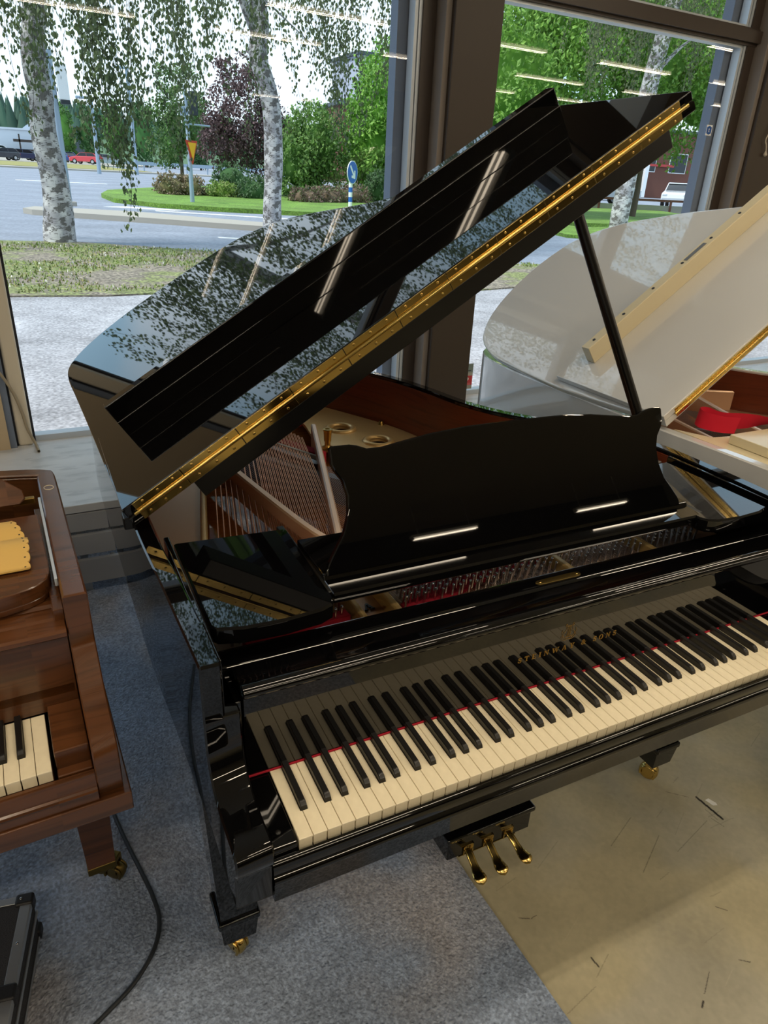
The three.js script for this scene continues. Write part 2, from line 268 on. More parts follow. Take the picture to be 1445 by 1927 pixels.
{ // ceiling strip lights: twin bare tubes in rows parallel to the window wall
  const label = 'twin tube fluorescent strip light under the ceiling', spots = [];
  for (const z of [0.2, 2.0, 3.8]) for (const x of [-6.25, -3.8, -1.35, 1.1, 3.55, 6.0, 8.45, 10.9, 13.35]) if (!(z === 0.2 && x === 6.0)) spots.push([x, z]);
  spots.push([3.55, -1.2], [8.45, 5.6], [10.9, 5.6], [13.35, 5.6], [-3.8, 5.6], [-6.25, 5.6], [6.55, 10.6], [10.9, 10.9], [-3.8, 9.2], [-6.25, 9.2]);
  const housing = share(new RoundedBoxGeometry(1.56, 0.05, 0.13, 2, 0.008).translate(0, 0.035, 0)), tubeG = share(new THREE.CylinderGeometry(0.013, 0.013, 1.48, 10).rotateZ(Math.PI / 2)), hanger = share(new THREE.CylinderGeometry(0.006, 0.006, 0.62, 6).translate(0, 0.36, 0)), cap = share(box(0.025, 0.05, 0.12, 0, -0.01, 0));
  for (const [x, z] of spots) {
    const t = thing('strip_light', label, 'lamp', [x, 3.34, z], 0, 'ceiling strip lights');
    obj('housing', housing, M.lampHousing, t); for (const s of [-1, 1]) obj('end_cap', cap, M.lampHousing, t).position.x = s * 0.752;
    for (const dz of [-0.038, 0.038]) { const m = obj('tube', tubeG, M.tube, t); m.position.set(0, -0.012, dz); }
    for (const dz of [-0.038, 0.038]) { const l = new THREE.RectAreaLight(LAMP_COLOR, LAMP_RADIANCE, 1.48, 0.034); l.position.set(0, -0.028, dz); l.rotation.set(-Math.PI / 2, 0, 0); l.name = 'lamp_light'; t.add(l); }
    for (const s of [-0.6, 0.6]) obj('hanger', hanger, M.lampHousing, t).position.x = s;
  }
}

// ------------------------------------------------------------------ piano parts shared by the grands
const KEY_W = 1.225 / 52, KEY_Y = 0.735, KEY_L = 0.148;
const BLACK_AT = [];                              // [boundary index, sideways shift]
{ const shift = { 1: 0.0, }; for (let k = 1; k < 52; k++) { const p = (k + 5) % 7; /* 0 = B|C boundary is k=2 */ const q = (k - 2 + 70) % 7; const s = { 1: -0.0032, 2: 0.0032, 4: -0.0042, 5: 0, 6: 0.0042 }[q]; if (s !== undefined) BLACK_AT.push([k, k === 1 ? 0.003 : s]); } }
const whiteCache = new Map();
function whiteKeyGeo(k) {
  const L = BLACK_AT.find((b) => b[0] === k), R = BLACK_AT.find((b) => b[0] === k + 1), gap = 0.0005, hb = 0.0062, id = `${L ? L[1] : 'n'}|${R ? R[1] : 'n'}`;
  if (whiteCache.has(id)) return whiteCache.get(id);
  const x0 = gap, x1 = KEY_W - gap, l = L ? L[1] + hb : x0, r = R ? KEY_W + R[1] - hb : x1, zs = 0.0985;
  const p = [[x0, KEY_L], [x1, KEY_L], [x1, zs]]; if (R) p.push([r, zs]); p.push([r, 0], [l, 0]); if (L) p.push([l, zs]); p.push([x0, zs]);
  const g = share(join([plan(p, KEY_Y - 0.004, KEY_Y, 0.0007, [], 0), plan([[x0 + 0.0006, KEY_L - 0.002], [x1 - 0.0006, KEY_L - 0.002], [x1 - 0.0006, KEY_L - 0.03], [x0 + 0.0006, KEY_L - 0.03]], KEY_Y - 0.024, KEY_Y - 0.0035, 0, [], 0)]));
  whiteCache.set(id, g); return g;
}
const blackKeyGeo = (() => {
  const ring = (z, yb, yt, wb, wt, c) => [[-wb, yb, z], [wb, yb, z], [wt + c * 0.6, yt - c, z], [wt, yt, z], [-wt, yt, z], [-wt - c * 0.6, yt - c, z]];
  const y0 = KEY_Y - 0.006;
  return share(toCreasedNormals(loft([ring(0.0985, y0, y0 + 0.004, 0.0056, 0.0052, 0.001), ring(0.0965, y0, y0 + 0.0125, 0.0056, 0.0046, 0.0012), ring(0.0915, y0, y0 + 0.0165, 0.0056, 0.0044, 0.0016), ring(0.086, y0, y0 + 0.0178, 0.0056, 0.0043, 0.0016), ring(-0.002, y0, y0 + 0.0185, 0.0057, 0.0044, 0.0016)].reverse()), 0.5));
})();
function keys(g, x0, from = 0, to = 52) {
  for (let k = from; k < to; k++) { const m = obj('white_key', whiteKeyGeo(k), M.ivory, g); m.position.x = x0 + k * KEY_W; }
  for (const [k, s] of BLACK_AT) if (k > from && k <= to - 1) { const m = obj('black_key', blackKeyGeo, M.ebony, g); m.position.x = x0 + k * KEY_W + s; }
}
const ARM = [[-0.1, 0.655], [0.160, 0.655], [0.1645, 0.66], [0.165, 0.722], [0.170, 0.730], [0.1755, 0.740], [0.177, 0.752], [0.1745, 0.763], [0.167, 0.7705], [0.155, 0.773], [0.125, 0.772], [0.10, 0.7712], [0.08, 0.7725], [0.062, 0.777], [0.046, 0.786], [0.033, 0.799], [0.024, 0.816], [0.0185, 0.838], [0.0165, 0.865], [0.0155, 0.90], [0.014, 0.986], [0.010, 0.99], [-0.1, 0.99]];
function caster(parent, x, z, mat, size = 1, turn = 0.35) {
  const s = size, R = 0.0285 * s, w = 0.024 * s, side = (k) => [new THREE.TorusGeometry(R * 0.78, 0.004 * s, 8, 26, 4.2).rotateZ(-0.5).rotateY(Math.PI / 2).translate(k * w * 0.62, R, 0), bx(k * w * 0.62 - 0.003 * s, k * w * 0.62 + 0.003 * s, R, 0.078 * s, -0.010 * s, 0.012 * s)];
  const wheel = new THREE.LatheGeometry([[0, -w / 2], [R * 0.55, -w / 2], [R * 0.82, -w * 0.46], [R * 0.97, -w * 0.34], [R, -w * 0.1], [R, w * 0.1], [R * 0.97, w * 0.34], [R * 0.82, w * 0.46], [R * 0.55, w / 2], [0, w / 2]].map(([a, b]) => new THREE.Vector2(a, b)), 32).rotateZ(Math.PI / 2).translate(0, R, 0);
  const m = obj('caster', [wheel.rotateY(turn)], mat, parent); m.position.set(x, 0.0062, z);
  obj('fork', [...side(-1), ...side(1), rbx(-w * 0.75, w * 0.75, 0.066 * s, 0.080 * s, -0.014 * s, 0.014 * s, 0.004 * s)].map((g) => g.rotateY(turn)), mat, m);
  return m;
}
function taperLeg(parent, x, z, top, bot, wTop, wBot, mat) {
  const r = (y, w) => [[x - w, y, z + w], [x + w, y, z + w], [x + w, y, z - w], [x - w, y, z - w]];
  return obj('leg', [loft([r(bot, wBot), r(top, wTop)])], mat, parent);
}
const FLAP_ROWS = 11;
function lidFrame(O, ang) { const c = Math.cos(ang), s = Math.sin(ang); return basis(V(c, s, 0), V(0, 0, -1), V(-s, c, 0), O); }

// ------------------------------------------------------------------ the black grand piano
const font = await new FontLoader().loadAsync('fonts/droid/droid_serif_bold.typeface.json');
{
  const g = thing('grand_piano', 'glossy black grand piano with propped lid, gold hinge and open keyboard', 'piano');
  const P = (name, geos, mat, parent = g) => obj(name, geos, mat, parent);
  // rim
  const outer = spline2([[-0.103, 0.012], [-0.113, -0.24], [-0.123, -0.48], [-0.128, -1.0], [-0.13, -1.5], [-0.118, -1.70], [-0.07, -1.83], [0.03, -1.905], [0.18, -1.94], [0.36, -1.94], [0.52, -1.915], [0.66, -1.84], [0.77, -1.72], [0.86, -1.56], [0.945, -1.38], [0.99, -1.22], [1.022, -1.06], [1.075, -0.93], [1.15, -0.825], [1.24, -0.715], [1.31, -0.60], [1.342, -0.48], [1.342, -0.24], [1.328, 0.012]], 150);
  const inner = offset(outer, 0.034), inner2 = offset(outer, 0.0385);
  P('rim', [plan([...outer, ...inner.slice().reverse()], 0.655, 0.99, 0.003, [], 0.5)], M.black);
  const innerPart = (a, b) => [...inner.slice(a, b), ...inner2.slice(a, b).reverse()];
  P('inner_rim', [plan(innerPart(14, 137), 0.735, 0.978, 0, [], 0.5)], M.veneer);
  P('bottom_board', [plan(inner, 0.655, 0.675, 0, [], 0)], M.blackSatin);
  // arms and their inner cheeks
  for (const s of [0, 1]) {
    const x = s ? [1.2705, 1.328] : [-0.103, -0.0455], xu = s ? [1.295, 1.328] : [-0.103, -0.070];
    P('arm', [profX([...ARM.filter((q) => q[1] < 0.875), [0.0162, 0.884], [0.0145, 0.890], [0.0105, 0.893], [-0.1, 0.893]], x[0], x[1], 0.003), profX([[-0.1, 0.886], [0.0155, 0.886], [0.0150, 0.93], [0.014, 0.986], [0.010, 0.99], [-0.1, 0.99]], xu[0], xu[1], 0.003)], M.black);
    const y = s ? [1.291, 1.302] : [-0.077, -0.066];
    P('arm_ledge', [rbx(y[0], y[1], 0.86, 0.985, -0.424, 0.0, 0.003)], M.black);
    const c = s ? [1.2265, 1.2705] : [-0.0455, -0.0015];
    const k = P('cheek_block', [profX([[-0.001, 0.66], [0.146, 0.66], [0.150, 0.665], [0.150, 0.722], [0.146, 0.730], [0.138, 0.7335], [-0.001, 0.7335]], c[0], c[1], 0.0015)], M.black);
    obj('screw_knob', [new THREE.SphereGeometry(0.0052, 14, 8, 0, 6.29, 0, 1.5).scale(1, 0.55, 1).translate(s ? 1.249 : -0.0245, 0.733, 0.121)], M.ebony, k);
    P('cheek_ledge', [s ? rbx(1.264, 1.30, 0.84, 0.893, -0.11, -0.005, 0.002) : rbx(-0.075, -0.039, 0.84, 0.893, -0.11, -0.005, 0.002)], M.black);
  }
  keys(g, 0);
  P('keybed', [bx(-0.1, 1.325, 0.637, 0.662, -0.5, 0.150), bx(-0.001, 1.226, 0.66, 0.705, -0.12, 0.14)], M.blackSatin);
  P('key_slip', [profX([[0.1505, 0.640], [0.1505, 0.7165], [0.153, 0.7195], [0.158, 0.7195], [0.1615, 0.717], [0.1635, 0.712], [0.164, 0.704], [0.1632, 0.695], [0.1660, 0.6925], [0.1685, 0.689], [0.1690, 0.6845], [0.167, 0.681], [0.1655, 0.678], [0.1655, 0.643], [0.163, 0.640]], -0.045, 1.270)], M.black);
  P('name_board_felt', [rbx(-0.0485, 1.2735, 0.7352, 0.7385, -0.006, 0.0025, 0.001)], M.redFelt);
  // fallboard with rolled lip, lettering and emblem
  const fb = P('fallboard', [profX([[-0.020, 0.7385], [0.0, 0.7385], [0.0, 0.900], [0.004, 0.9025], [0.0062, 0.907], [0.0055, 0.9125], [0.0015, 0.9175], [-0.005, 0.9205], [-0.013, 0.9205], [-0.024, 0.917], [-0.045, 0.912], [-0.070, 0.910], [-0.0705, 0.890], [-0.020, 0.885]], -0.038, 1.263, 0.0012)], M.black);
  {
    const gilt = std({ color: hex('#b08c42'), metalness: 0.85, roughness: 0.35 }), geos = [], word = 'STEINWAY & SONS';
    let x = 0; const glyphs = [];
    for (const ch of word) { if (ch === ' ') { x += 0.0105; continue; } const t = new TextGeometry(ch, { font, size: 0.0118, depth: 0.0004, curveSegments: 4 }); t.computeBoundingBox(); glyphs.push([t, x - t.boundingBox.min.x]); x += t.boundingBox.max.x - t.boundingBox.min.x + 0.0058; }
    const k = 0.25 / (x - 0.0058); for (const [t, px] of glyphs) geos.push(t.translate(px * k, 0, 0).translate(0.499, 0.809, 0.0002));
    obj('gilt_lettering', geos, gilt, fb);
    const e = (pts) => tube(pts.map(([a, b]) => [0.6165 + a, 0.833 + b, 0.0006]), 0.00045, 24, 4), em = [];
    for (const s of [-1, 1]) em.push(e([[s * 0.003, 0.004], [s * 0.012, 0.007], [s * 0.0145, 0.015], [s * 0.009, 0.023], [s * 0.0075, 0.030], [s * 0.011, 0.036], [s * 0.0085, 0.039], [s * 0.006, 0.036]]), e([[0, 0.002], [s * 0.010, 0.001], [s * 0.017, 0.007], [s * 0.0185, 0.012]]), e([[s * 0.0125, 0.008], [s * 0.018, 0.018], [s * 0.016, 0.026]]));
    for (const dx of [-0.004, -0.0013, 0.0013, 0.004]) em.push(e([[dx, 0.008], [dx, 0.018], [dx, 0.034]]));
    em.push(e([[-0.009, 0.034], [0, 0.0335], [0.009, 0.034]]), e([[-0.010, 0.009], [0, 0.007], [0.010, 0.009]]));
    obj('gilt_emblem', em, gilt, fb);
  }
  const st = P('stretcher', [profX([[-0.073, 0.86], [-0.073, 0.900], [-0.076, 0.9075], [-0.083, 0.9115], [-0.112, 0.9125], [-0.122, 0.910], [-0.127, 0.903], [-0.128, 0.86]], -0.066, 1.291)], M.black);
  obj('lock_plate', [plan(spline2([[0.597, -0.0955], [0.602, -0.101], [0.62, -0.103], [0.69, -0.103], [0.708, -0.101], [0.713, -0.0955], [0.708, -0.089], [0.69, -0.087], [0.62, -0.087], [0.602, -0.089]], 40), 0.912, 0.9138, 0.0004)], M.brassDark, st);
  obj('screw', [new THREE.SphereGeometry(0.0035, 10, 6).scale(1, 0.4, 1).translate(0.607, 0.914, -0.095), new THREE.SphereGeometry(0.0035, 10, 6).scale(1, 0.4, 1).translate(0.703, 0.914, -0.095)], M.brass, st);
  // legs
  for (const x of [-0.035, 1.26]) {
    const L = taperLeg(g, x, -0.195, 0.645, 0.165, 0.062, 0.04, M.black);
    obj('foot', [rbx(x - 0.047, x + 0.047, 0.148, 0.168, -0.242, -0.148, 0.006), loft([[[x - 0.036, 0.085, -0.159], [x + 0.036, 0.085, -0.159], [x + 0.036, 0.085, -0.231], [x - 0.036, 0.085, -0.231]], [[x - 0.042, 0.15, -0.153], [x + 0.042, 0.15, -0.153], [x + 0.042, 0.15, -0.237], [x - 0.042, 0.15, -0.237]]])], M.black, L);
    caster(L, x - 0.004, -0.192, M.brass, 1, 0.45);
  }
  { const L = taperLeg(g, 0.38, -1.55, 0.66, 0.1, 0.062, 0.04, M.black); caster(L, 0.38, -1.55, M.brass, 1, 1.2); }
  // pedal lyre
  const ly = P('lyre_box', [rbx(0.505, 0.765, 0.062, 0.128, -0.255, -0.155, 0.003), rbx(0.497, 0.773, 0.128, 0.145, -0.262, -0.147, 0.006)], M.black);
  obj('lyre_post', [bar(V(0.575, 0.14, -0.2), V(0.56, 0.64, -0.2), 0.018, 16)], M.black, ly); obj('lyre_post', [bar(V(0.695, 0.14, -0.2), V(0.71, 0.64, -0.2), 0.018, 16)], M.black, ly);
  obj('lyre_brace', [bar(V(0.56, 0.1, -0.25), V(0.5, 0.64, -0.6), 0.006, 8), bar(V(0.71, 0.1, -0.25), V(0.77, 0.64, -0.6), 0.006, 8)], M.brassDull, ly);
  for (const [x, turn] of [[0.566, -0.05], [0.628, 0.0], [0.692, 0.16]]) {
    const ring = (t) => { const z = lerp(0, 0.098, t), w = lerp(0.0105, 0.0185, smooth(0.45, 0.85, t)) * Math.sqrt(clamp(1 - Math.pow(clamp((t - 0.8) / 0.2), 2.2) * 0.97)), y = 0.012 - 0.022 * smooth(0.1, 0.75, t) - 0.004 * smooth(0.85, 1, t), h = 0.0065 * Math.sqrt(clamp(1 - Math.pow(clamp((t - 0.85) / 0.15), 2) * 0.8)), p = []; for (let i = 0; i < 18; i++) { const a = i / 18 * Math.PI * 2; p.push([Math.cos(a) * w, y + Math.sin(a) * h, z]); } return p; };
    const pg = toCreasedNormals(loft(Array.from({ length: 26 }, (_, i) => ring(i / 25)).map((r) => r.slice().reverse()).reverse()), 1.2).rotateY(turn).translate(x, 0.066, -0.165);
    const p = obj('pedal', [pg], M.brass, g);
    obj('pedal_bracket', [bx(x - 0.014, x - 0.011, 0.063, 0.098, -0.1545, -0.151), bx(x + 0.013, x + 0.016, 0.063, 0.098, -0.1545, -0.151), bx(x - 0.014, x + 0.016, 0.095, 0.098, -0.1545, -0.151), bx(x - 0.014, x + 0.016, 0.08, 0.0825, -0.1545, -0.151), bx(x - 0.024, x - 0.012, 0.098, 0.1005, -0.1545, -0.151)], M.brass, p);
  }
  P('pedal_trim', [bx(0.54, 0.72, 0.0605, 0.0625, -0.157, -0.1535)], M.brass, ly);
  // music desk, its shelf and the two side shelves
  {
    const out = [[-0.444, 0], [-0.443, 0.012], [-0.438, 0.022], [-0.425, 0.041], [-0.402, 0.072], [-0.389, 0.105], [-0.385, 0.14], [-0.391, 0.168], [-0.404, 0.187], [-0.409, 0.20], [-0.409, 0.229], [-0.403, 0.2335], [-0.37, 0.233], [-0.355, 0.2295], [-0.336, 0.222], [-0.304, 0.2215], [-0.258, 0.228], [-0.2, 0.236], [-0.12, 0.2415], [0, 0.243]];
    const pts = [...out, ...out.slice(0, -1).reverse().map(([x, y]) => [-x, y])];
    const up = V(0, 0.215, -0.085).normalize(), nrm = V(1, 0, 0).cross(up).normalize(), o = V(0.6125, 0.985, -0.165).addScaledVector(nrm, -0.013);
    P('music_desk', [extrude(shape(pts), 0.014, 0.002, 0.5).applyMatrix4(basis(V(1, 0, 0), up, nrm, o))], M.black);
    P('desk_shelf', [profX([[-0.315, 0.952], [-0.124, 0.952], [-0.120, 0.956], [-0.120, 0.971], [-0.124, 0.975], [-0.166, 0.977], [-0.170, 0.985], [-0.175, 0.987], [-0.315, 0.987]], 0.163, 1.085, 0.001)], M.black);
    P('desk_slide', [rbx(0.15, 0.165, 0.935, 0.975, -0.41, -0.13, 0.002), rbx(1.085, 1.10, 0.935, 0.975, -0.41, -0.13, 0.002), rbx(0.30, 0.42, 0.90, 0.95, -0.315, -0.30, 0.002)], M.blackSatin);
    for (const s of [0, 1]) {
      const l = [[-0.060, -0.411], [0.168, -0.396], [0.160, -0.112], [0.150, -0.094], [0.128, -0.084], [0.06, -0.078], [-0.01, -0.082], [-0.052, -0.094], [-0.060, -0.106]], p = l.map(([x, z]) => [s ? 1.225 - x : x, z]);
      P('side_shelf', [plan(s ? p.slice().reverse() : p, 0.942, 0.975, 0.004, [], 0.4)], M.black);
    }
  }
  // iron frame, soundboard, strings, pins, felts
  const clip = (pts, z) => pts.filter((p) => p[1] < z);
  P('soundboard', [plan(clip(inner2, -0.42), 0.735, 0.75, 0, [], 0)], M.soundboard);
  const fr = P('iron_frame', [
    plan([...inner2.slice(128, 150), ...[[1.289, -0.13], [-0.066, -0.13]], ...inner2.slice(1, 24), [0.0, -0.47], [0.24, -0.40], [0.40, -0.42], [1.05, -0.42]].reverse(), 0.812, 0.836, 0.001, [], 0),
  ], M.bronze);
  const holeAt = (cx, cz, r) => Array.from({ length: 28 }, (_, i) => [cx + r * Math.cos(i / 28 * 6.2832), cz + r * Math.sin(i / 28 * 6.2832)]);
  obj('frame_web', [plan([[0.572, -1.27], [0.60, -1.45], [0.615, -1.62], [0.62, -1.80], ...inner2.filter((p) => p[1] > -1.82 && p[1] < -0.93 && p[0] > 0.5), [0.92, -0.96], [0.74, -1.06], [0.60, -1.17]], 0.80, 0.812, 0.001, [holeAt(0.715, -1.40, 0.036), holeAt(0.788, -1.23, 0.036)], 0)], M.gold, fr);
  for (const [cx, cz] of [[0.715, -1.40], [0.788, -1.23]]) obj('frame_hole_rim', [new THREE.TorusGeometry(0.046, 0.012, 10, 36).rotateX(Math.PI / 2).scale(1, 0.8, 1).translate(cx, 0.812, cz)], M.gold, fr);
  obj('frame_flange', [plan([[-0.09, -0.42], [0.0, -0.42], [0.032, -0.60], [0.124, -1.02], [0.20, -1.40], [0.30, -1.72], [0.5, -1.80], [0.62, -1.80], [0.6, -1.84], ...inner2.filter((p) => p[0] < 0.58 && p[1] < -0.5 && p[1] > -1.95).reverse()], 0.80, 0.815, 0.001, [], 0)], M.bronze, fr);
  { const a = V(-0.005, 0.82, -0.42), b = V(0.14, 0.82, -1.09), c = V(0.225, 0.82, -1.45), d = V(0.32, 0.82, -1.70); obj('frame_ridge', [tube([a, b, c, d].map((p) => [p.x, p.y, p.z]), 0.009, 40, 8)], M.goldPaint, fr); }
  const strut = (pts, w, y0, y1) => { const L = offset(pts, w), R = offset(pts, -w); return plan([...L, ...R.reverse()], y0, y1, 0.004, [], 0.7); };
  const sA = spline2([[0.318, -0.455], [0.40, -0.73], [0.48, -1.0], [0.562, -1.28]], 20), sB = spline2([[0.305, -0.452], [0.275, -0.56], [0.24, -0.76], [0.20, -1.015], [0.17, -1.22]], 20);
  obj('frame_strut', [strut(sA, 0.009, 0.80, 0.885)], M.strut, fr); obj('frame_strut', [strut(sB, 0.011, 0.80, 0.885)], M.strut, fr);
  obj('frame_strut', [plan(spline2([[0.262, -0.46], [0.28, -0.43], [0.325, -0.425], [0.345, -0.45], [0.33, -0.50], [0.312, -0.475], [0.285, -0.51]], 40), 0.82, 0.88, 0.004, [], 0.7)], M.strut, fr);
  for (const [x0, x1, z1] of [[0.248, 0.262, -0.47], [0.322, 0.338, -0.46], [0.762, 0.78, -0.9], [1.02, 1.036, -0.75]]) obj('frame_strut', [rbx(x0, x1, 0.80, 0.868, z1, -0.13, 0.005)], M.goldPaint, fr);
  { const t = new TextGeometry('A', { font, size: 0.022, depth: 0.003, curveSegments: 3 }).rotateX(-Math.PI / 2).translate(0.282, 0.8365, -0.238); obj('cast_letter', [t], M.ebony, fr); }
  obj('nose_bolt', [new THREE.LatheGeometry([[0, 0.812], [0.022, 0.812], [0.022, 0.815], [0.010, 0.817], [0.010, 0.835], [0.012, 0.838], [0.014, 0.872], [0.0165, 0.877], [0.0165, 0.88], [0.010, 0.881], [0.007, 0.877], [0, 0.877]].map(([a, b]) => new THREE.Vector2(a, b)), 24).translate(0.592, 0, -1.225)], M.brassDull, fr);
  obj('frame_bolt', [[0.90, -1.40], [0.845, -1.62], [0.955, -1.16]].map(([x, z]) => new THREE.CylinderGeometry(0.008, 0.013, 0.014, 14).translate(x - 0.02, 0.818, z)), M.brassDull, fr);
  const stuffs = (o) => { o.userData.kind = 'stuff'; return o; };
  {
    const R = rng(12), bass = [], tenor = [], pinsG = [], pin = (x, z, y = 0.868) => pinsG.push(new THREE.CylinderGeometry(0.0028, 0.0028, 0.03, 6).rotateX(0.12).translate(x, y - 0.012, z), new THREE.SphereGeometry(0.0036, 6, 4).translate(x, y + 0.005, z + 0.002));
    for (let i = 0; i < 26; i++) { const xf = i < 9 ? 0.012 + 0.0150 * i : 0.143 + 0.0105 * (i - 9), zb = lerp(-1.80, -1.26, i / 25), n = i < 9 ? 1 : 2; for (let k = 0; k < n; k++) { const x = xf + k * 0.0044; bass.push(bar(V(x, 0.848, -0.34), V(x + 0.22 * (-0.36 - zb), 0.848, zb), i < 9 ? 0.0021 : 0.0013, 5)); } }
    for (let i = 0; i < 150; i++) { const t = i / 149, xf = lerp(0.345, 1.215, t), L = lerp(1.25, 0.14, Math.pow(t, 0.55)); tenor.push(bar(V(xf, 0.838, -0.14), V(xf - 0.16 * L, 0.832, -0.36 - L), 0.0009, 4)); }
    stuffs(P('bass_strings', bass, M.copper)); stuffs(P('tenor_strings', tenor, M.steel));
    for (let i = 0; i < 16; i++) for (let k = 0; k < 3; k++) pin(0.0 + i * 0.0148 + k * 0.004, -0.218 - k * 0.024 - 0.004 * (i % 2));
    for (let i = 0; i < 60; i++) for (let k = 0; k < 4; k++) { const x = 0.36 + i * 0.0143; if ((x > 0.755 && x < 0.785) || (x > 1.015 && x < 1.04)) continue; pin(x + k * 0.0036, -0.206 - k * 0.020 - 0.005 * ((i * 2) % 3)); }
    stuffs(P('tuning_pins', pinsG, M.steel));
  }
  const ribbon = (pts, w, y0, y1) => { const c = spline2(pts, 30); return plan([...offset(c, w), ...offset(c, -w).reverse()], y0, y1, 0.001, [], 0.8); };
  P('string_felt', [ribbon([[0.36, -0.205], [0.46, -0.225], [0.58, -0.262], [0.70, -0.285], [0.755, -0.29]], 0.019, 0.836, 0.8465)], M.redFelt);
  P('string_felt', [ribbon([[0.02, -0.206], [0.13, -0.214], [0.238, -0.228]], 0.012, 0.836, 0.853)], M.redFelt);
  P('string_felt', [ribbon([[0.355, -1.42], [0.445, -1.25], [0.525, -1.10]], 0.018, 0.80, 0.847)], M.redFelt);
  P('string_felt', [ribbon([[0.50, -1.66], [0.56, -1.57], [0.585, -1.50]], 0.016, 0.80, 0.84)], M.redFelt);
  P('bass_bridge', [ribbon([[0.30, -1.38], [0.40, -1.19], [0.482, -1.02]], 0.013, 0.748, 0.8465)], M.mahoganyDark);
  P('bridge_braid', [ribbon([[0.33, -1.40], [0.42, -1.22], [0.503, -1.065]], 0.005, 0.80, 0.850), ribbon([[0.44, -1.62], [0.50, -1.53], [0.56, -1.44]], 0.006, 0.84, 0.85)], std({ color: hex('#b9b6b2'), roughness: 0.9 }));
  P('long_bridge', [ribbon([[0.16, -1.30], [0.30, -1.24], [0.45, -1.02], [0.62, -0.80], [0.85, -0.62], [1.15, -0.50]], 0.016, 0.748, 0.83)], M.mahoganyDark);
  // lid: main part, folded front part with its lip, hinge, batten and prop
  const LF = lidFrame(V(-0.134, 1.025, 0), 32.37 * Math.PI / 180), inLid = (geo) => geo.applyMatrix4(LF);
  const lb = (t0, t1, z0, z1, o0, o1, r = 0.002) => inLid(new RoundedBoxGeometry(t1 - t0, z1 - z0, o1 - o0, 2, r).translate((t0 + t1) / 2, -(z0 + z1) / 2, (o0 + o1) / 2));
  const lidOut = spline2([[0.0, -0.449], [-0.01, -0.6], [-0.022, -1.0], [-0.036, -1.4], [-0.044, -1.62], [-0.036, -1.75], [-0.002, -1.83], [0.06, -1.89], [0.14, -1.93], [0.25, -1.96], [0.38, -1.968], [0.52, -1.965], [0.66, -1.945], [0.76, -1.905], [0.85, -1.82], [0.92, -1.685], [0.97, -1.53], [1.01, -1.385], [1.05, -1.25], [1.095, -1.155], [1.17, -1.02], [1.27, -0.89], [1.38, -0.76], [1.46, -0.64], [1.50, -0.53], [1.508, -0.449]], 120);
  const lid = P('lid', [inLid(extrude(shape(lidOut.map(([t, z]) => [t, -z])), 0.022, 0.004, 0.4, 3).translate(0, 0, -0.022))], M.black);
  const flap = P('lid_flap', [lb(0.0, 1.506, -0.892, -0.449, 0.001, 0.022, 0.003)], M.black);
  obj('flap_lip', [lb(0.072, 1.412, -0.806, -0.768, 0.0215, 0.062, 0.002), lb(0.072, 1.412, -0.804, -0.7705, 0.060, 0.106, 0.003)], M.black, flap);
  P('lid_batten', [lb(0.14, 1.43, -0.52, -0.4505, -0.062, -0.0215, 0.002), lb(0.42, 0.50, -1.7, -0.52, -0.04, -0.0215, 0.002)], M.blackSatin);
  const hinge = P('lid_hinge', [inLid(new THREE.CylinderGeometry(0.0042, 0.0042, 1.47, 10).rotateZ(Math.PI / 2).translate(0.75, 0.4445, 0.0008))], M.brass);
  for (let i = 0; i < 11; i++) for (const s of [0, 1]) {
    const t0 = 0.0 + i * 0.1345 + 0.0008 + (i === 0 ? 0.022 : 0), t1 = (i + 1) * 0.1345 - 0.0008 - (i === 10 ? 0.012 : 0), geos = [lb(t0, t1, -0.4495, -0.4472, s ? 0.0042 : -0.0205, s ? 0.0205 : -0.0035, 0.0006)];
    for (const f of [0.18, 0.5, 0.82]) geos.push(inLid(new THREE.SphereGeometry(0.0032, 10, 6).scale(1, 0.45, 1).translate(lerp(t0, t1, f), 0.447, s ? 0.0135 : -0.0128)));
    obj('hinge_leaf', geos, M.brass, hinge);
  }
  P('lid_prop', [bar(V(1.28, 0.95, -0.46), V(0.944, 1.673, -0.607), 0.0155, 18, 0.0135)], M.blackSatin);
  P('prop_socket', [rbx(1.268, 1.296, 0.93, 0.962, -0.48, -0.44, 0.004)], M.steelDull);
  P('lid_side_hinge', [rbx(-0.140, -0.122, 0.975, 1.002, -0.535, -0.50, 0.003)], M.blackSatin); P('lid_side_hinge', [rbx(-0.147, -0.129, 0.975, 1.002, -1.42, -1.38, 0.003)], M.blackSatin);
  rebase(g, 0.6125, 0, -0.9);
}

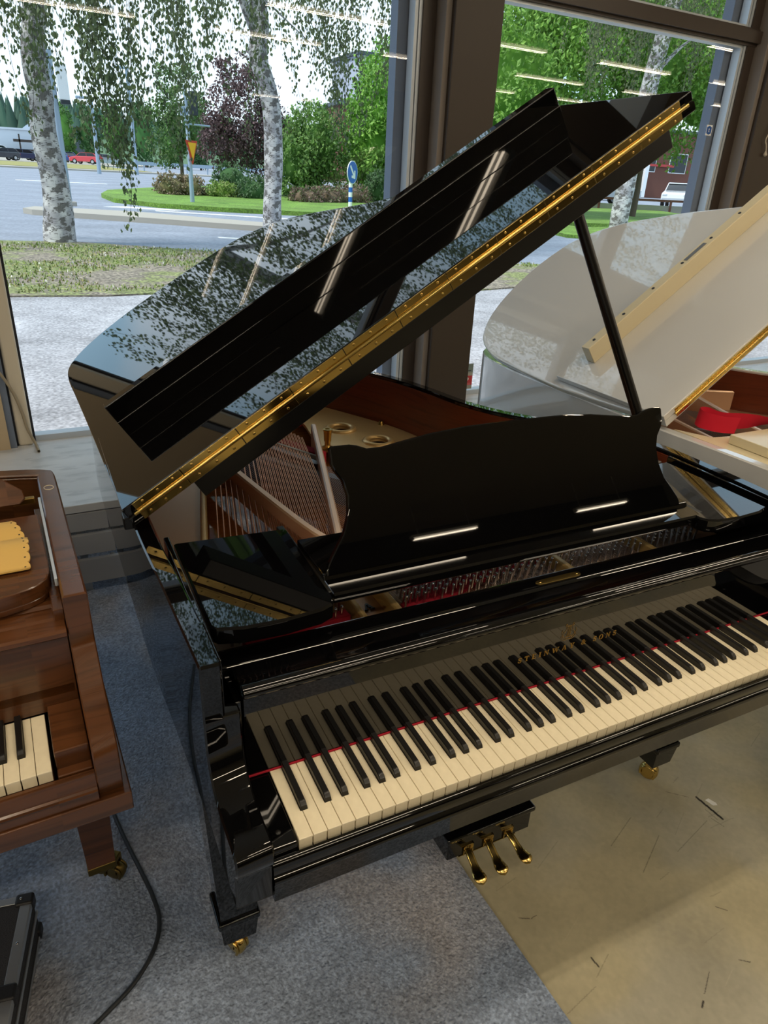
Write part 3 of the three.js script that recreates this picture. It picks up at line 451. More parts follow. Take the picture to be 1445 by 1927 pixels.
// ------------------------------------------------------------------ the brown grand piano at the left
{
  const g = thing('grand_piano', 'brown mahogany grand piano cut off by the left edge of the picture', 'piano', [-0.3322, 0, -0.2902], 0.0404);
  const P = (name, geos, mat, parent = g) => obj(name, geos, mat, parent);
  const outer = spline2([[0.103, 0.0], [0.103, -0.3], [0.103, -0.575], [0.097, -0.612], [0.06, -0.632], [0.0, -0.648], [-0.1, -0.68], [-0.26, -0.78], [-0.42, -0.95], [-0.6, -1.12], [-0.85, -1.24], [-1.1, -1.24], [-1.28, -1.1], [-1.328, -0.85], [-1.328, -0.4], [-1.328, 0.0]], 110);
  const inner = offset(outer, -0.041), inner2 = offset(outer, -0.046);
  P('rim', [plan([...outer, ...inner.slice().reverse()], 0.652, 0.962, 0.002, [], 0.5)], M.mahogany);
  P('rim_top', [plan([...offset(outer, -0.001), ...offset(outer, -0.040).reverse()], 0.9615, 0.97, 0.003, [], 0.5)], M.mahogany);
  P('bottom_board', [plan(inner, 0.655, 0.675, 0, [], 0)], M.mahogany);
  P('soundboard', [plan(inner2, 0.77, 0.788, 0, [], 0)], M.soundboard);
  P('iron_frame', [bx(-1.26, 0.055, 0.80, 0.83, -0.5, -0.14)], M.gold);
  const arm = [[-0.03, 0.652], [0.150, 0.652], [0.156, 0.66], [0.1655, 0.70], [0.1685, 0.73], [0.167, 0.752], [0.158, 0.768], [0.140, 0.778], [0.115, 0.783], [0.09, 0.79], [0.068, 0.802], [0.05, 0.82], [0.036, 0.842], [0.024, 0.858], [0.013, 0.866], [0.008, 0.874], [0.004, 0.90], [0.001, 0.93], [0.0, 0.966], [-0.03, 0.966]];
  for (const x of [0.062, -1.328]) P('arm', [profX(arm, x, x + 0.041, 0.002)], M.mahogany);
  P('arm_ledge', [rbx(0.0565, 0.0622, 0.950, 0.9665, -0.46, -0.075, 0.0015)], M.aluminium);
  P('arm_ledge', [rbx(0.044, 0.062, 0.80, 0.935, -0.47, -0.02, 0.002)], M.mahogany);
  for (const x of [0.006, -1.29]) { const b = P('cheek_block', [rbx(x, x + 0.055, 0.66, 0.752, 0.0, 0.128, 0.003)], M.mahogany); obj('cheek_step', [rbx(x, x + 0.055, 0.66, 0.715, 0.12, 0.146, 0.003)], M.mahogany, b); }
  keys(g, -1.225, 42, 52);
  P('keybed', [rbx(-1.34, 0.114, 0.612, 0.653, -0.5, 0.1685, 0.003)], M.mahogany);
  P('key_bottom', [bx(-1.225, 0, 0.66, 0.705, -0.12, 0.14)], M.mahogany);
  P('key_slip', [profX([[0.1505, 0.654], [0.1505, 0.712], [0.153, 0.716], [0.159, 0.716], [0.1620, 0.711], [0.1625, 0.684], [0.1665, 0.682], [0.168, 0.678], [0.1665, 0.674], [0.1635, 0.672], [0.1635, 0.654]], -1.284, 0.0615)], M.mahogany);
  P('fallboard', [profX([[-0.018, 0.7385], [0.0, 0.7385], [0.0, 0.893], [0.010, 0.8945], [0.013, 0.898], [0.013, 0.906], [0.009, 0.910], [-0.022, 0.913], [-0.026, 0.917], [-0.052, 0.919], [-0.052, 0.890], [-0.018, 0.885]], -1.28, 0.0605, 0.001)], M.mahogany);
  P('stretcher', [profX([[-0.056, 0.86], [-0.056, 0.919], [-0.062, 0.924], [-0.10, 0.924], [-0.105, 0.92], [-0.105, 0.86]], -1.28, 0.0605, 0.001)], M.mahogany);
  { const c = [[-1.25, -0.376], [0.050, -0.376], [0.0525, -0.15], [0.051, -0.115], [0.045, -0.09], [0.032, -0.072], [0.012, -0.060], [-0.03, -0.048], [-0.2, -0.036], [-1.25, -0.036]]; P('music_shelf', [plan(c, 0.935, 0.9635, 0.002, [], 0.5)], M.mahogany); P('shelf_edge', [plan(c.map(([x, z]) => [x, z + 0.0]), 0.925, 0.936, 0.001, [], 0.5)], M.mahogany); }
  { const up = V(0, 0.9, -0.42).normalize(), n = V(1, 0, 0).cross(up); P('music_desk', [extrude(shape([[-1.2, 0], [0.020, 0.0], [0.032, 0.012], [0.030, 0.03], [-0.06, 0.105], [-0.16, 0.19], [-0.5, 0.22], [-1.2, 0.22]].reverse()), 0.018, 0.002, 0.4).applyMatrix4(basis(V(1, 0, 0), up, n, V(0, 0.967, -0.43)))], M.mahogany); P('desk_support', [rbx(0.005, 0.05, 0.955, 0.968, -0.47, -0.455, 0.002)], M.brassDull); }
  for (const x of [0.045, -1.27]) { const L = taperLeg(g, x, -0.20, 0.614, 0.105, 0.046, 0.031, M.mahogany); obj('socket', [rbx(x - 0.033, x + 0.033, 0.083, 0.106, -0.233, -0.167, 0.003), new THREE.CylinderGeometry(0.02, 0.014, 0.03, 16).translate(x, 0.07, -0.2)], M.brassDark, L); caster(L, x + 0.028, -0.205, M.brassDark, 0.95, 0.9); }
  { const L = taperLeg(g, -0.85, -1.0, 0.66, 0.1, 0.046, 0.031, M.mahogany); caster(L, -0.85, -1.0, M.brassDark, 0.95, 0.2); }
  { const ring = new THREE.TorusGeometry(0.010, 0.0008, 6, 24).rotateX(Math.PI / 2).scale(1, 1, 1.3); P('rim_plug', [ring.translate(0.083, 0.970, -0.50)], M.cream); }
}
{ // leather cover with a pinked edge on the brown piano's shelf
  const rows = 14, cols = 40, top = [], pos = [], r = rng(3);
  const edge = (v) => { const s = (v * 11) % 1; return 0.0055 * Math.sqrt(Math.max(0, 1 - Math.pow(2 * s - 1, 2))); };
  const pt = (u, v, lift) => { const z = lerp(-0.335, -0.125, v), x = lerp(-0.32, 0.0 + 0.03 * (v - 0.5) + 0.018 * Math.sin(v * 3.1) + edge(v), u), y = 0.9645 + 0.017 * Math.pow(Math.abs(Math.sin(v * Math.PI * 2.0 + 0.3)), 1.3) + 0.012 * Math.sin(v * Math.PI) + lift; return [x, y, z]; };
  const quad = (a, b, c, d) => pos.push(...a, ...b, ...c, ...a, ...c, ...d), N = 132;
  for (let j = 0; j < N; j++) for (let i = 0; i < 8; i++) { const u0 = i / 8, u1 = (i + 1) / 8, v0 = j / N, v1 = (j + 1) / N; quad(pt(u0, v1, 0.003), pt(u1, v1, 0.003), pt(u1, v0, 0.003), pt(u0, v0, 0.003)); quad(pt(u0, v0, 0), pt(u1, v0, 0), pt(u1, v1, 0), pt(u0, v1, 0)); if (i === 7) quad(pt(1, v0, 0.003), pt(1, v1, 0.003), pt(1, v1, 0), pt(1, v0, 0)); }
  for (const v of [0, 1]) { const a = pt(0, v, 0), b = pt(1, v, 0), c = pt(1, v, 0.003), d = pt(0, v, 0.003); v ? quad(a, b, c, d) : quad(b, a, d, c); }
  const geo = new THREE.BufferGeometry(); geo.setAttribute('position', new THREE.Float32BufferAttribute(pos, 3)); geo.computeVertexNormals();
  const o = thing('leather_cover', 'yellow leather cover with scalloped edge lying on the brown piano', 'cover', [-0.3322, 0, -0.2902], 0.0404);
  obj('sheet', [toCreasedNormals(geo, 0.9)], M.leather, o);
  const holes = []; for (let j = 0; j < 11; j++) { const v = (j + 0.5) / 11, p = pt(0.975, v, 0.0032); holes.push(new THREE.CylinderGeometry(0.0016, 0.0016, 0.0008, 8).translate(...p)); }
  const h = obj('punched_holes', holes, M.caseCorner, o); h.userData.kind = 'stuff';
}

// ------------------------------------------------------------------ the white grand piano at the right
{
  const g = thing('grand_piano', 'white grand piano with open lid behind the black piano', 'piano');
  const P = (name, geos, mat, parent = g) => obj(name, geos, mat, parent);
  const outer = spline2([[1.50, 0.35], [1.492, 0.0], [1.478, -0.35], [1.455, -0.7], [1.445, -1.1], [1.448, -1.40], [1.475, -1.60], [1.53, -1.72], [1.62, -1.80], [1.76, -1.845], [1.94, -1.855], [2.08, -1.82], [2.20, -1.74], [2.29, -1.61], [2.36, -1.45], [2.43, -1.26], [2.53, -1.08], [2.68, -0.92], [2.82, -0.76], [2.90, -0.58], [2.92, -0.3], [2.92, 0.35]], 130);
  const inner = offset(outer, 0.036), inner2 = offset(outer, 0.041);
  P('rim', [plan([...outer, ...inner.slice().reverse()], 0.62, 0.985, 0.004, [], 0.5)], M.white);
  P('inner_rim', [plan([...inner.slice(14, 118), ...inner2.slice(14, 118).reverse()], 0.76, 0.975, 0, [], 0.5)], M.veneer);
  P('bottom_board', [plan(inner, 0.62, 0.64, 0, [], 0)], M.cream);
  P('soundboard', [plan(inner2.filter((p) => p[1] < 0), 0.77, 0.785, 0, [], 0)], M.soundboard);
  const fr = P('iron_frame', [plan([[1.53, -0.1], [1.53, -0.60], [1.75, -0.55], [2.2, -0.52], [2.86, -0.5], [2.86, -0.1]].reverse(), 0.80, 0.826, 0.001, [], 0), plan([...inner2.filter((p) => p[1] < -0.62), ...offset(inner2.filter((p) => p[1] < -0.62), 0.13).reverse()], 0.795, 0.808, 0.001, [], 0)], M.bronze);
  const strut = (pts, w, y0, y1) => { const c = spline2(pts, 24); return plan([...offset(c, w), ...offset(c, -w).reverse()], y0, y1, 0.004, [], 0.7); };
  for (const pts of [[[1.62, -0.55], [1.70, -0.9], [1.80, -1.25]], [[1.78, -0.5], [1.86, -0.9], [1.98, -1.4]], [[2.02, -0.5], [2.12, -0.85], [2.28, -1.25]], [[1.80, -1.22], [2.0, -1.16], [2.2, -1.22], [2.45, -1.12]]]) obj('frame_strut', [strut(pts, 0.010, 0.80, 0.89)], M.strut, fr);
  { const a = [], b = []; for (let i = 0; i < 40; i++) a.push(bar(V(1.52 + i * 0.0095, 0.846, -0.30), V(1.62 + i * 0.0095, 0.846, -1.2), 0.0014, 5)); for (let i = 0; i < 90; i++) b.push(bar(V(1.92 + i * 0.0100, 0.838, -0.30), V(1.80 + i * 0.0095, 0.834, lerp(-1.5, -0.6, i / 89)), 0.0008, 4)); P('bass_strings', a, M.copper).userData.kind = 'stuff'; P('tenor_strings', b, M.steelDull).userData.kind = 'stuff'; }
  P('string_bridge', [strut([[1.66, -1.3], [1.85, -1.02], [2.1, -0.82], [2.5, -0.66]], 0.012, 0.785, 0.84)], M.mahoganyDark);
  P('damper_rail', [rbx(1.95, 2.85, 0.84, 0.875, -0.52, -0.47, 0.004)], M.steelDull);
  const S = [[1.522, -0.615], [1.575, -0.515], [1.66, -0.50], [1.72, -0.47], [2.84, -0.47], [2.84, 0.1], [1.535, 0.1]];
  P('music_shelf', [plan(S.slice().reverse(), 0.955, 0.978, 0.002, [], 0)], M.cream);
  P('key_cover', [rbx(1.53, 2.88, 0.74, 0.955, 0.08, 0.30, 0.01)], M.white);
  P('keybed', [rbx(1.50, 2.92, 0.60, 0.66, -0.3, 0.42, 0.004)], M.white);
  for (const [x, z] of [[1.58, 0.2], [2.84, 0.2], [1.95, -1.45]]) { const L = taperLeg(g, x, z, 0.62, 0.09, 0.055, 0.04, M.white); caster(L, x, z, M.brassDull, 1, 0.4); }
  const LF = lidFrame(V(1.458, 1.012, 0), 36.1 * Math.PI / 180), inLid = (q) => q.applyMatrix4(LF), ZF = -0.60;
  const lb = (t0, t1, z0, z1, o0, o1, r = 0.002) => inLid(new RoundedBoxGeometry(t1 - t0, z1 - z0, o1 - o0, 2, r).translate((t0 + t1) / 2, -(z0 + z1) / 2, (o0 + o1) / 2));
  const lo = spline2([[0.0, ZF], [-0.014, -0.8], [-0.028, -1.08], [-0.018, -1.38], [0.0, -1.55], [0.05, -1.685], [0.12, -1.76], [0.21, -1.815], [0.33, -1.855], [0.48, -1.875], [0.62, -1.865], [0.73, -1.83], [0.81, -1.76], [0.88, -1.655], [0.93, -1.53], [0.98, -1.39], [1.06, -1.10], [1.16, -0.98], [1.30, -0.85], [1.44, -0.74], [1.50, ZF]], 100);
  P('lid', [inLid(extrude(shape(lo.map(([t, z]) => [t, -z])), 0.024, 0.006, 0.5, 3).translate(0, 0, -0.024))], M.white);
  const flap = P('lid_flap', [lb(0.0, 1.5, -1.115, ZF, 0.001, 0.022, 0.003)], M.white);
  const lip = obj('flap_lip', [lb(0.105, 1.40, -1.060, -1.020, 0.0215, 0.088, 0.003)], M.cream, flap);
  P('lid_hinge', [inLid(new THREE.CylinderGeometry(0.0042, 0.0042, 1.44, 10).rotateZ(Math.PI / 2).translate(0.76, 0.5955, 0.001))], M.brass);
  const hl = g.children[g.children.length - 1];
  for (let i = 0; i < 10; i++) for (const s of [0, 1]) obj('hinge_leaf', [lb(0.045 + i * 0.143, 0.045 + (i + 1) * 0.143 - 0.0015, ZF - 0.0005, ZF + 0.0018, s ? 0.004 : -0.016, s ? 0.016 : -0.0035, 0.0006), ...[0.2, 0.5, 0.8].map((f) => inLid(new THREE.SphereGeometry(0.0028, 8, 6).scale(1, 0.45, 1).translate(0.045 + (i + f) * 0.143, 0.5985, s ? 0.011 : -0.0105)))], M.brass, hl);
  for (let i = 0; i < 6; i++) obj('lip_button', [inLid(new THREE.CylinderGeometry(0.0055, 0.0055, 0.002, 14).rotateX(Math.PI / 2).translate(0.15 + i * 0.145, 1.040, 0.0885))], M.gasket, flap);
  obj('lock_slot', [lb(0.60, 0.70, -1.048, -1.032, 0.088, 0.0895, 0.0004)], M.steelDull, flap);
  P('lid_prop', [bar(V(2.8, 0.95, -0.6), V(2.45, 1.70, -0.75), 0.014, 14)], M.white);
  rebase(g, 2.18, 0, -0.7);
}
{ // cream slab (folded music desk) lying on the white piano, and the red ribbon on it
  const o = obj('desk_slab', [rbx(1.575, 2.05, 0.979, 1.007, -0.455, -0.30, 0.002)], M.cream); tag(o, 'flat cream slab lying on the white piano in front of the red ribbon', 'slab');
  const c = curve([[1.66, 1.006, -0.50], [1.62, 1.008, -0.515], [1.590, 1.012, -0.535], [1.572, 1.016, -0.565], [1.585, 1.02, -0.592], [1.612, 1.02, -0.585], [1.632, 1.012, -0.555], [1.68, 1.013, -0.52], [1.76, 1.016, -0.485], [1.92, 1.018, -0.43], [2.1, 1.018, -0.38]], 70), pos = [], R = (i) => { const t = i / 70, up = V(lerp(0.25, 0.0, clamp(t * 1.6)), 1 - 0.55 * smooth(0.35, 0.6, t), 0.75 * smooth(0.35, 0.6, t)).normalize(), h = 0.030 - 0.012 * smooth(0.4, 0.62, t); return [c[i].clone().addScaledVector(up, h), c[i].clone().addScaledVector(up, -h * 0.7)]; };
  for (let i = 0; i < 70; i++) { const [a, b] = R(i), [d, e] = R(i + 1); pos.push(...a.toArray(), ...b.toArray(), ...e.toArray(), ...a.toArray(), ...e.toArray(), ...d.toArray()); }
  const gg = new THREE.BufferGeometry(); gg.setAttribute('position', new THREE.Float32BufferAttribute(pos, 3)); gg.computeVertexNormals();
  tag(obj('felt_ribbon', [toCreasedNormals(gg, 1.2)], M.redCloth), 'red felt ribbon looped over the strings of the white piano', 'ribbon');
}

// ------------------------------------------------------------------ things on the floor and by the window
{
  const t = thing('flight_case', 'black flight case with aluminium edges in the lower left corner', 'case', [-0.443, 0.006, -0.425], -0.18), w = 0.5, d = 0.62, h = 0.128;   // origin at its far right corner
  obj('shell', [rbx(-w, -0.002, 0, 0.062, 0.002, d, 0.003), rbx(-w, -0.002, 0.07, h - 0.002, 0.002, d, 0.003), bx(-w + 0.01, -0.01, 0.06, 0.072, 0.01, d - 0.01)], M.caseBlack, t);
  const edge = (x0, x1, y0, y1, z0, z1) => obj('edge_profile', [rbx(x0, x1, y0, y1, z0, z1, 0.002)], M.caseAlu, t);
  edge(-0.022, 0.0, h - 0.003, h, 0.02, d); edge(-w, -0.02, h - 0.003, h, 0.0, 0.018); edge(-0.002, 0.001, h - 0.018, h - 0.001, 0.02, d); edge(-0.0025, 0.002, 0.062, 0.067, 0.0, d); edge(-0.0025, 0.002, 0.069, 0.074, 0.0, d); edge(-0.002, 0.001, 0.0, 0.012, 0.02, d);
  obj('corner_cap', [rbx(-0.034, 0.004, h - 0.030, h + 0.004, -0.004, 0.026, 0.006, 3)], M.caseCorner, t); obj('corner_cap', [rbx(-0.034, 0.004, -0.002, 0.028, -0.004, 0.026, 0.006, 3)], M.caseCorner, t); obj('corner_cap', [rbx(-0.034, 0.004, h - 0.030, h + 0.004, 0.20, 0.235, 0.006, 3)], M.caseCorner, t);
  for (const [x, z] of [[-0.022, 0.010], [-0.012, 0.115]]) obj('rivet', [new THREE.SphereGeometry(0.0032, 12, 8).scale(1, 0.5, 1).translate(x, h + (z < 0.05 ? 0.004 : 0.0005), z)], M.steel, t);
}
tag(obj('floor_cable', [tube([[-0.40, 0.0112, -1.25], [-0.31, 0.0112, -1.0], [-0.262, 0.0112, -0.78], [-0.252, 0.0112, -0.705], [-0.234, 0.0112, -0.602], [-0.21, 0.0112, -0.487], [-0.193, 0.0112, -0.399], [-0.189, 0.0112, -0.337], [-0.207, 0.0112, -0.275], [-0.262, 0.0112, -0.209], [-0.338, 0.0112, -0.161], [-0.45, 0.0112, -0.10], [-0.7, 0.0112, 0.0]], 0.0052, 120, 8)], M.cable), 'black cable curving over the grey carpet', 'cable');
{ const s = obj('paper_scrap', [plan([[1.358, -0.055], [1.372, -0.056], [1.380, -0.034], [1.377, -0.026], [1.364, -0.031]], 0.0002, 0.0012)], M.paper); tag(s, 'small white paper scrap on the beige vinyl floor', 'scrap'); }
{ // grey boards closing the space below the deep sill
  const t = thing('radiator_cover', 'three grey boards stacked under the stone window sill', 'cover', [-1.5, 0.006, -1.93]);
  for (const [y0, y1, x1, z] of [[0.292, 0.372, 1.405, 0], [0.186, 0.277, 1.42, 0.008], [0.058, 0.168, 1.452, 0.02]]) obj('board', [rbx(-1.4, x1, y0, y1, z - 0.02, z, 0.002)], M.greyPanel, t);
  for (const x of [-1.2, 0.0, 1.28]) obj('bracket', [bx(x, x + 0.03, 0, 0.372, -0.05, -0.022)], M.aluminium, t);
}
{
  const t = thing('radiator_pipe', 'grey heating pipe with a collar beside the grey boards', 'pipe', [-0.045, 0.006, -2.08]);
  obj('riser', [bar(V(0, 0.03, 0), V(-0.008, 0.372, 0), 0.021, 18)], M.pipe, t); obj('collar', [new THREE.TorusGeometry(0.0225, 0.003, 8, 24).rotateX(Math.PI / 2).translate(-0.004, 0.14, 0)], M.pipe, t); obj('elbow', [new THREE.SphereGeometry(0.0225, 16, 12).translate(0, 0.035, 0), bar(V(0, 0.033, 0), V(-0.04, 0.025, -0.10), 0.018, 14)], M.pipe, t);
}
tag(obj('pipe_box', [rbx(0.035, 0.125, 0.006, 0.17, -2.16, -2.04, 0.008), bar(V(0.08, 0.16, -2.1), V(0.08, 0.36, -2.12), 0.012, 10)], M.pipe), 'pale plastic box with a stub pipe behind the black piano', 'box');
tag(obj('extension_cord', [tube([[-0.05, 0.012, -1.965], [0.03, 0.012, -1.945], [0.1, 0.012, -1.93], [0.25, 0.012, -1.9], [0.45, 0.012, -1.92]], 0.006, 30, 8)], M.cord), 'beige cord lying along the carpet by the heating pipe', 'cord');
tag(obj('extension_cord', [tube([[-0.62, 1.15, -2.64], [-0.52, 0.95, -2.66], [-0.43, 0.80, -2.68], [-0.385, 0.69, -2.70], [-0.362, 0.58, -2.715], [-0.352, 0.50, -2.715], [-0.330, 0.43, -2.71], [-0.318, 0.424, -2.60]], 0.0065, 60, 8)], M.cord), 'beige cord hanging down beside the white window post', 'cord');
{
  const t = thing('pull_cord', 'white pull cord with a small knob hanging on the brown pillar', 'cord', [4.42, 1.93, -2.78]);
  obj('string', [tube([[0.02, 1.0, -0.0], [0.03, 0.62, 0], [-0.01, 0.40, 0], [0.0, 0.25, 0], [-0.03, 0.14, 0], [-0.05, 0.09, 0], [-0.03, 0.06, 0], [-0.02, 0.03, 0]], 0.0045, 50, 6)], M.cordWhite, t); obj('knob', [new THREE.ConeGeometry(0.014, 0.034, 12).translate(-0.02, 0.02, 0), new THREE.SphereGeometry(0.012, 12, 8).translate(-0.018, 0.006, 0)], M.cordWhite, t);
}
{ // stickers on the glass
  const cv = document.createElement('canvas'); cv.width = 96; cv.height = 160; const c = cv.getContext('2d');
  c.fillStyle = '#7f8f8a'; c.fillRect(0, 0, 96, 56); c.fillStyle = '#3f4d4a'; c.fillRect(10, 40, 70, 7); c.fillStyle = '#a9a79b'; c.fillRect(0, 56, 96, 20); c.fillStyle = '#c03a3e'; c.fillRect(0, 76, 96, 60); c.fillStyle = '#e9dcd8'; c.beginPath(); c.ellipse(38, 96, 26, 13, 0, 0, 7); c.fill(); c.fillRect(34, 104, 7, 16); c.fillStyle = '#d98d8c'; for (let i = 0; i < 3; i++) c.fillRect(12, 122 + i * 5, 70, 2); c.fillStyle = '#9a9a8e'; c.fillRect(0, 136, 96, 24);
  const tx = new THREE.CanvasTexture(cv); tx.colorSpace = THREE.SRGBColorSpace;
  const m = new THREE.Mesh(new THREE.BoxGeometry(0.082, 0.165, 0.001), std({ map: tx, roughness: 0.5 })); m.name = numbered('window_sticker'); m.castShadow = m.receiveShadow = true; scene.add(m); m.position.set(2.222, 0.535, -2.868); m.rotation.y = WALL_TURN; tag(m, 'small red and grey alarm sticker on the glass beside the pillar', 'sticker');
  const cv2 = document.createElement('canvas'); cv2.width = cv2.height = 64; const d = cv2.getContext('2d'); d.fillStyle = '#f1f4f6'; d.fillRect(0, 0, 64, 64); d.fillStyle = '#1d57a8'; d.beginPath(); d.moveTo(6, 14); d.lineTo(32, 5); d.lineTo(58, 14); d.lineTo(58, 50); d.lineTo(32, 59); d.lineTo(6, 50); d.fill(); d.fillStyle = '#fff'; d.font = 'bold 34px sans-serif'; d.fillText('t', 25, 43);
  const t2 = new THREE.CanvasTexture(cv2); t2.colorSpace = THREE.SRGBColorSpace;
  const m2 = new THREE.Mesh(new THREE.BoxGeometry(0.055, 0.062, 0.001), std({ map: t2, roughness: 0.5 })); m2.name = numbered('window_sticker'); m2.castShadow = m2.receiveShadow = true; scene.add(m2); m2.position.set(3.995, 2.06, -2.937); m2.rotation.y = WALL_TURN; tag(m2, 'small blue and white sticker on the glass near the right pillar', 'sticker');
}

// ------------------------------------------------------------------ outside: ground, kerbs, roads
const gy = (z) => { const d = -2.95 - z; return d < 47 ? 0.03 * d - 0.02 : 1.39 + 0.0135 * (d - 47); };
function patch(name, pts, h, mat, label, category, thick = 0.25) {          // a flat piece of ground following the slope
  const geo = plan(pts, -thick, h, 0, [], 0), p = geo.attributes.position; for (let i = 0; i < p.count; i++) p.setY(i, p.getY(i) + gy(p.getZ(i)));
  const m = obj(name, [geo], mat); tag(m, label, category, null, 'structure'); return m;
}
{
  const strip = (x0, x1, zs) => [...zs.map((z) => [x0, z]), ...zs.slice().reverse().map((z) => [x1, z])];
  const geo = new THREE.PlaneGeometry(700, 1, 1, 1); // road surface as two sloped bands
  const bands = []; for (const [a, b] of [[-3.2, -49.9], [-49.9, -140], [-140, -420]]) { const q = new THREE.BufferGeometry(), A = [-200, gy(a), a], B = [300, gy(a), a], C = [300, gy(b), b], D = [-200, gy(b), b]; q.setAttribute('position', new THREE.Float32BufferAttribute([...A, ...B, ...C, ...A, ...C, ...D], 3)); q.computeVertexNormals(); bands.push(q); }
  tag(obj('road', bands, M.asphalt), 'grey asphalt road outside the windows', 'road', null, 'structure');
  patch('yard', [[-40, -3.25], [40, -3.25], [40, -8.9], [7.4, -8.95], [5.7, -8.6], [1.6, -9.0], [0.6, -8.85], [-0.5, -8.95], [-40, -9.2]], 0.03, M.gravel, 'pale gravelly asphalt yard along the windows', 'yard');
  patch('verge', [[-40, -9.2], [-0.5, -8.95], [0.6, -8.85], [1.6, -9.0], [5.7, -8.6], [7.4, -8.95], [40, -8.9], [40, -10.6], [14, -11.2], [8.5, -11.45], [3.2, -13.1], [2.1, -13.75], [0.7, -14.5], [-0.6, -14.6], [-40, -15.5]], 0.05, M.verge, 'strip of worn grass and dirt under the birches', 'verge');
  patch('traffic_island', [[-0.1, -21.1], [0.1, -20.7], [0.95, -20.1], [3.0, -18.9], [5.1, -17.6], [9, -15.4], [9.3, -16.3], [5.5, -18.7], [2.65, -21.0], [0.2, -21.8]], 0.13, M.kerb, 'narrow stone traffic island in the road', 'island');
  patch('lawn', [[2.6, -28.5], [2.75, -26.1], [3.95, -24.3], [5.8, -23.35], [8.1, -22.7], [14, -21.9], [22, -21.0], [30, -23], [34, -32], [24, -40], [9, -38.5], [5.8, -35], [3.1, -31.0]], 0.14, M.lawn, 'bright green lawn with bushes across the road', 'lawn');
  patch('lawn', [[17.4, -21.3], [27.3, -24.6], [60, -28], [60, -33], [27, -30], [17, -23.5], [15.2, -18.6], [14.9, -17.2], [19, -15.0], [40, -15], [60, -18], [60, -24], [27.3, -23.2], [18, -19.9]], 0.10, M.lawn, 'green lawn beyond the road in the right window', 'lawn');
  patch('sidewalk', [[-60, -50.5], [10.5, -62.5], [40, -66], [40, -70], [10.5, -66], [-60, -54.5]], 0.10, M.kerb, 'pale pavement on the far side of the road', 'pavement', 0.4);
  patch('lawn', [[-60, -54.5], [10.5, -66.2], [9, -100], [-60, -92]], 0.12, M.dryGrass, 'dry grass bank in front of the parked cars', 'lawn', 0.6);
  patch('car_park', [[-80, -100], [12, -104], [30, -170], [-80, -170]], 0.12, M.kerb, 'pale car park far behind the road', 'car park', 1.2);
  patch('car_park', [[28, -31.5], [70, -34], [90, -60], [26, -50]], 0.10, M.asphalt, 'car park behind the lawn in the right window', 'car park', 0.8);
  const mark = (pts) => patch('road_marking', pts, 0.012, M.roadPaint, '', 'road marking', 0.0);
  [[[3.6, -22.9], [9.5, -20.2], [9.5, -20.45], [3.6, -23.15], 'long white line beside the traffic island'], [[2.9, -24.4], [4.6, -23.6], [4.2, -23.3], [2.2, -24.1], 'white road marking at the end of the lawn kerb'], [[3.8, -15.9], [6.6, -14.6], [6.6, -14.75], [3.8, -16.05], 'white line on the near lane below the black lid'], [[2.1, -38.4], [3.9, -38.4], [3.9, -38.7], [2.1, -38.7], 'short white dash on the far lane right of the left birch'], [[-0.1, -38.6], [1.0, -38.6], [1.0, -38.95], [-0.1, -38.95], 'short white dash on the far lane left of the left birch']].forEach((a) => { const m = mark(a.slice(0, 4)); m.userData.label = a[4]; });
}

{ // sparse grass on the worn verge
  const r = rng(61), n = 7000, g = new THREE.BufferGeometry(); g.setAttribute('position', new THREE.Float32BufferAttribute([-0.5, 0, 0, 0.5, 0, 0, 0.3, 1, 0.35], 3)); g.computeVertexNormals();
  const m = new THREE.InstancedMesh(cubeUV(g), std({ color: '#ffffff', roughness: 1, side: THREE.DoubleSide }), n), mt = new THREE.Matrix4(), q = new THREE.Quaternion(), c = new THREE.Color(); let k = 0, tries = 0;
  while (k < n && tries++ < 4e5) { const x = lerp(-2, 14, r()), z = lerp(-9.1, -14.3, r()); if (z < -14.3 + Math.max(0, x) * 0.30 || fbm(x * 0.9 + 20, z * 0.9 + 40, 4) + 0.10 * smooth(-10.5, -13, z) < 0.56) continue; q.setFromAxisAngle(V(0, 1, 0), r() * 6.28); mt.compose(V(x, gy(z) + 0.05, z), q, V(0.016 + 0.018 * r(), 0.018 + 0.03 * r(), 0.04)); m.setMatrixAt(k, mt); c.set(r() < 0.06 ? '#e4e4d8' : ['#7d8f4a', '#93a05a', '#6d8442', '#a39a6c'][Math.floor(r() * 4)]); m.setColorAt(k, c); k++; }
  m.count = k; m.name = numbered('verge_grass'); m.castShadow = m.receiveShadow = true; scene.add(m); tag(m, 'sparse short grass and clover on the worn verge', 'grass', null, 'stuff');
}

// ------------------------------------------------------------------ trees and bushes
M.bark = std({ color: '#ffffff', roughness: 0.85, map: tex(512, 512, (u, v) => {
  const n = fbm(u * 5, v * 5, 5, 5), len = vnoise(u * 10, v * 120, 120), len2 = vnoise(u * 14 + 40, v * 70, 70), f = fbm(u * 40, v * 80, 3, 40), pt = smooth(0.54, 0.64, fbm(u * 7 + 17, v * 11 + 4, 5, 7) + 0.22 * (f - 0.5));
  let c = mixc([0.84, 0.83, 0.82], [0.66, 0.65, 0.66], smooth(0.3, 0.7, n)); if (len > 0.84 || len2 > 0.90) c = mixc(c, [0.22, 0.21, 0.21], 0.75);
  return mixc(c, [0.20 + 0.3 * f, 0.19 + 0.29 * f, 0.18 + 0.28 * f], pt * (0.5 + 0.6 * f));
}, { size: 0.9 }) });
M.barkDark = std({ color: hex('#5d5146'), roughness: 1 });
M.twig = std({ color: hex('#4b443c'), roughness: 1 });
M.leaf = phy({ color: '#ffffff', roughness: 0.75, transmission: 0.35, thickness: 0, side: THREE.DoubleSide });
